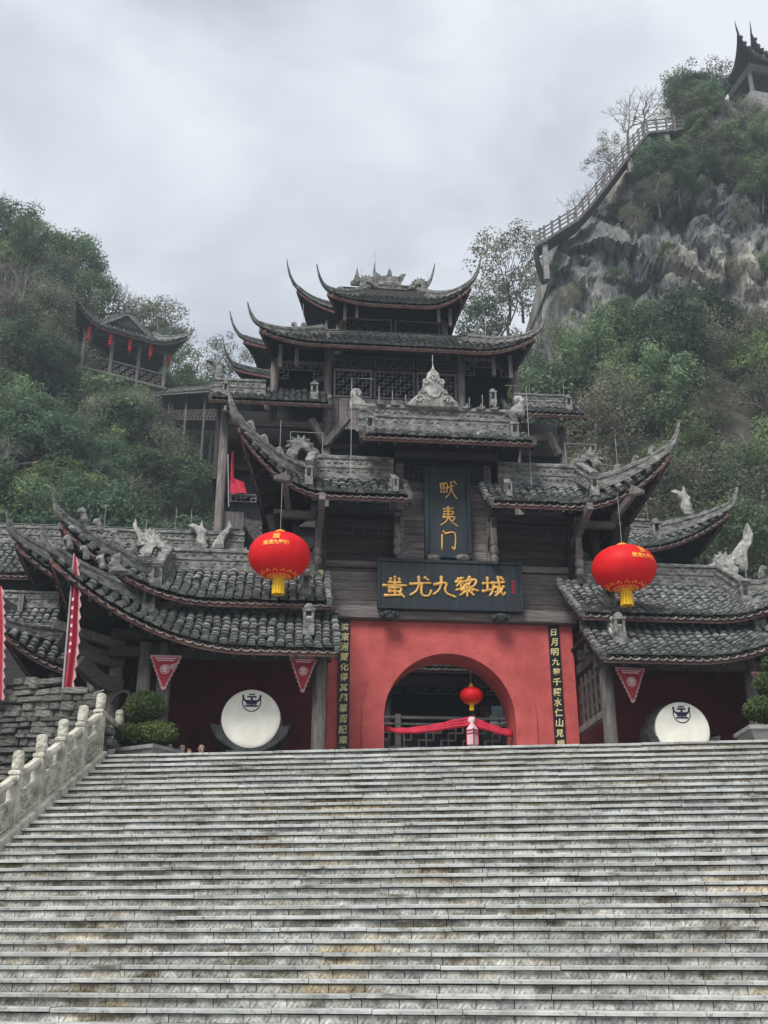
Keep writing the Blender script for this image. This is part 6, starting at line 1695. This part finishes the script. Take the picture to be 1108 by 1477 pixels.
# vegetation on the cliff itself
nC = 0
for k in range(1100):
    c = rs.randrange(8, NC - 20); r = rs.randrange(30, NR + 1); q = cgrid[c][r]; px, py = proj(q)
    lim = interp([(760, 330), (800, 345), (850, 330), (900, 320), (960, 300), (1010, 290), (1108, 300), (1200, 300)], px)
    if not (790 < px < 1150) or (px > 1030 and py < 205): continue
    low = py > lim
    if low and rs.random() > .035: continue
    if py < interp([(760, 330), (860, 285), (930, 190), (1000, 150), (1200, 100)], px) + 58 and px < 985: continue
    plant(rs.choice(('bush', 'mid', 'olive', 'dark', 'mid', 'olive', 'bare')) if not low else rs.choice(('bush', 'olive')), ('on a ledge of the bare rock face' if low else 'on the crag below the summit pagoda' if px > 1020 else 'on the crag beside the upper railed walkway' if py < 250 else 'on the crag below the railed walkway' if px < 900 else 'over the brow of the bare rock face'), q + Vector((0, -.3, -.5)), (.62 if not low else .5), rs)
    nC += 1
    if nC > 165: break
for px, py, key, sc, Y in ((735, 470, 'thin', 1.35, 79), (752, 440, 'thin', 1.3, 80), (715, 500, 'thin', 1.2, 78), (700, 520, 'mid', 1.0, 76), (905, 200, 'bare', 1.0, 75), (930, 185, 'bare', .9, 76), (885, 240, 'thin', .7, 74), (868, 262, 'thin', .6, 73.5), (828, 312, 'bare', .6, 73), (1005, 160, 'thin', .9, 73), (985, 175, 'mid', .8, 72.5), (1030, 185, 'thin', .6, 73), (1015, 190, 'mid', .6, 72), (1065, 205, 'mid', .6, 71), (1095, 210, 'olive', .6, 71), (1045, 205, 'olive', .6, 71), (300, 575, 'thin', .9, 80), (325, 560, 'thin', .8, 84)):
    p = atY(px, py, Y); plant(key, 'left of the rock face behind the tower' if 690 < px < 760 else 'beside the railed walkway on the cliff rim' if 800 < px < 960 else 'beside the gate tower on the hill end' if px < 400 else 'on the summit rim near the pagoda', p - Vector((0, 0, .6)), sc, rs)
print('TREES', nL, nR, nC)
# tussock of straw grass beside the gallery
for px, py, key, sc in ((150, 600, 'bush', 1.3), (172, 612, 'bare', .55), (190, 606, 'bush', 1.2), (210, 618, 'bare', .6), (228, 612, 'bush', 1.1), (165, 636, 'mid', .7), (200, 640, 'olive', .7), (128, 590, 'bush', 1.3), (240, 600, 'bare', .7), (270, 600, 'bare', .6), (110, 560, 'olive', .8), (64, 500, 'mid', .9), (80, 525, 'bush', 1.4), (92, 545, 'bush', 1.4), (60, 545, 'olive', .8), (76, 470, 'dark', .8), (118, 622, 'bush', 1.30), (138, 628, 'bush', 1.40), (158, 655, 'mid', 0.62), (178, 668, 'dark', 0.62), (130, 655, 'olive', 0.65), (145, 680, 'bright', 0.65), (170, 700, 'mid', 0.70), (195, 690, 'bright', 0.65), (120, 690, 'dark', 0.70), (215, 660, 'olive', 0.60), (185, 640, 'bush', 1.30), (205, 715, 'mid', 0.75), (150, 720, 'dark', 0.75), (230, 690, 'mid', 0.65)):
    plant(key, 'under the floor of the hill pavilion', hit(px, py) - Vector((0, 0, .3)), sc, rs)
for px, py in ((296, 612), (285, 608), (306, 618)):
    p = hit(px, py) + Vector((0, 0, .8)); o = bpy.data.objects.new('grass_tussock', None); COL.objects.link(o); o.location = p; BASE[o.name] = Vector((0, 0, 0))
    tag(o, 'dry straw coloured grass tussock below the covered gallery', 'grass', 'dry grass tussocks'); m = MB()
    for k in range(130):
        a = rs.uniform(0, 6.28); l = rs.uniform(.9, 2.0); d = Vector((math.cos(a) * .35, math.sin(a) * .35, 1)).normalized(); b = Vector((rs.uniform(-.5, .5), rs.uniform(-.5, .5), -1))
        e_ = b + d * l; s = d.cross(rv(rs)).normalized() * .03; m.add([b - s, b + s, e_ + Vector((math.cos(a) * .3, math.sin(a) * .3, -.1))], [(0, 1, 2)])
    m.build('blades', 'leaf_straw', o, kind='stuff')

# ================================================================ AIR
hb_ = MB().box(-160, 160, -12, 175, -1.2, 135).build('haze', 'void_shade'); hb_.data.materials.clear(); hb_['kind'] = 'stuff'
hm = bpy.data.materials.new('haze'); hm.use_nodes = True; t = hm.node_tree; t.nodes.clear()
pv = t.nodes.new('ShaderNodeVolumePrincipled'); mo = t.nodes.new('ShaderNodeOutputMaterial'); t.links.new(pv.outputs[0], mo.inputs['Volume'])
pv.inputs['Color'].default_value = (.74, .84, .95, 1); pv.inputs['Density'].default_value = .0010; pv.inputs['Anisotropy'].default_value = .1
hb_.data.materials.append(hm)
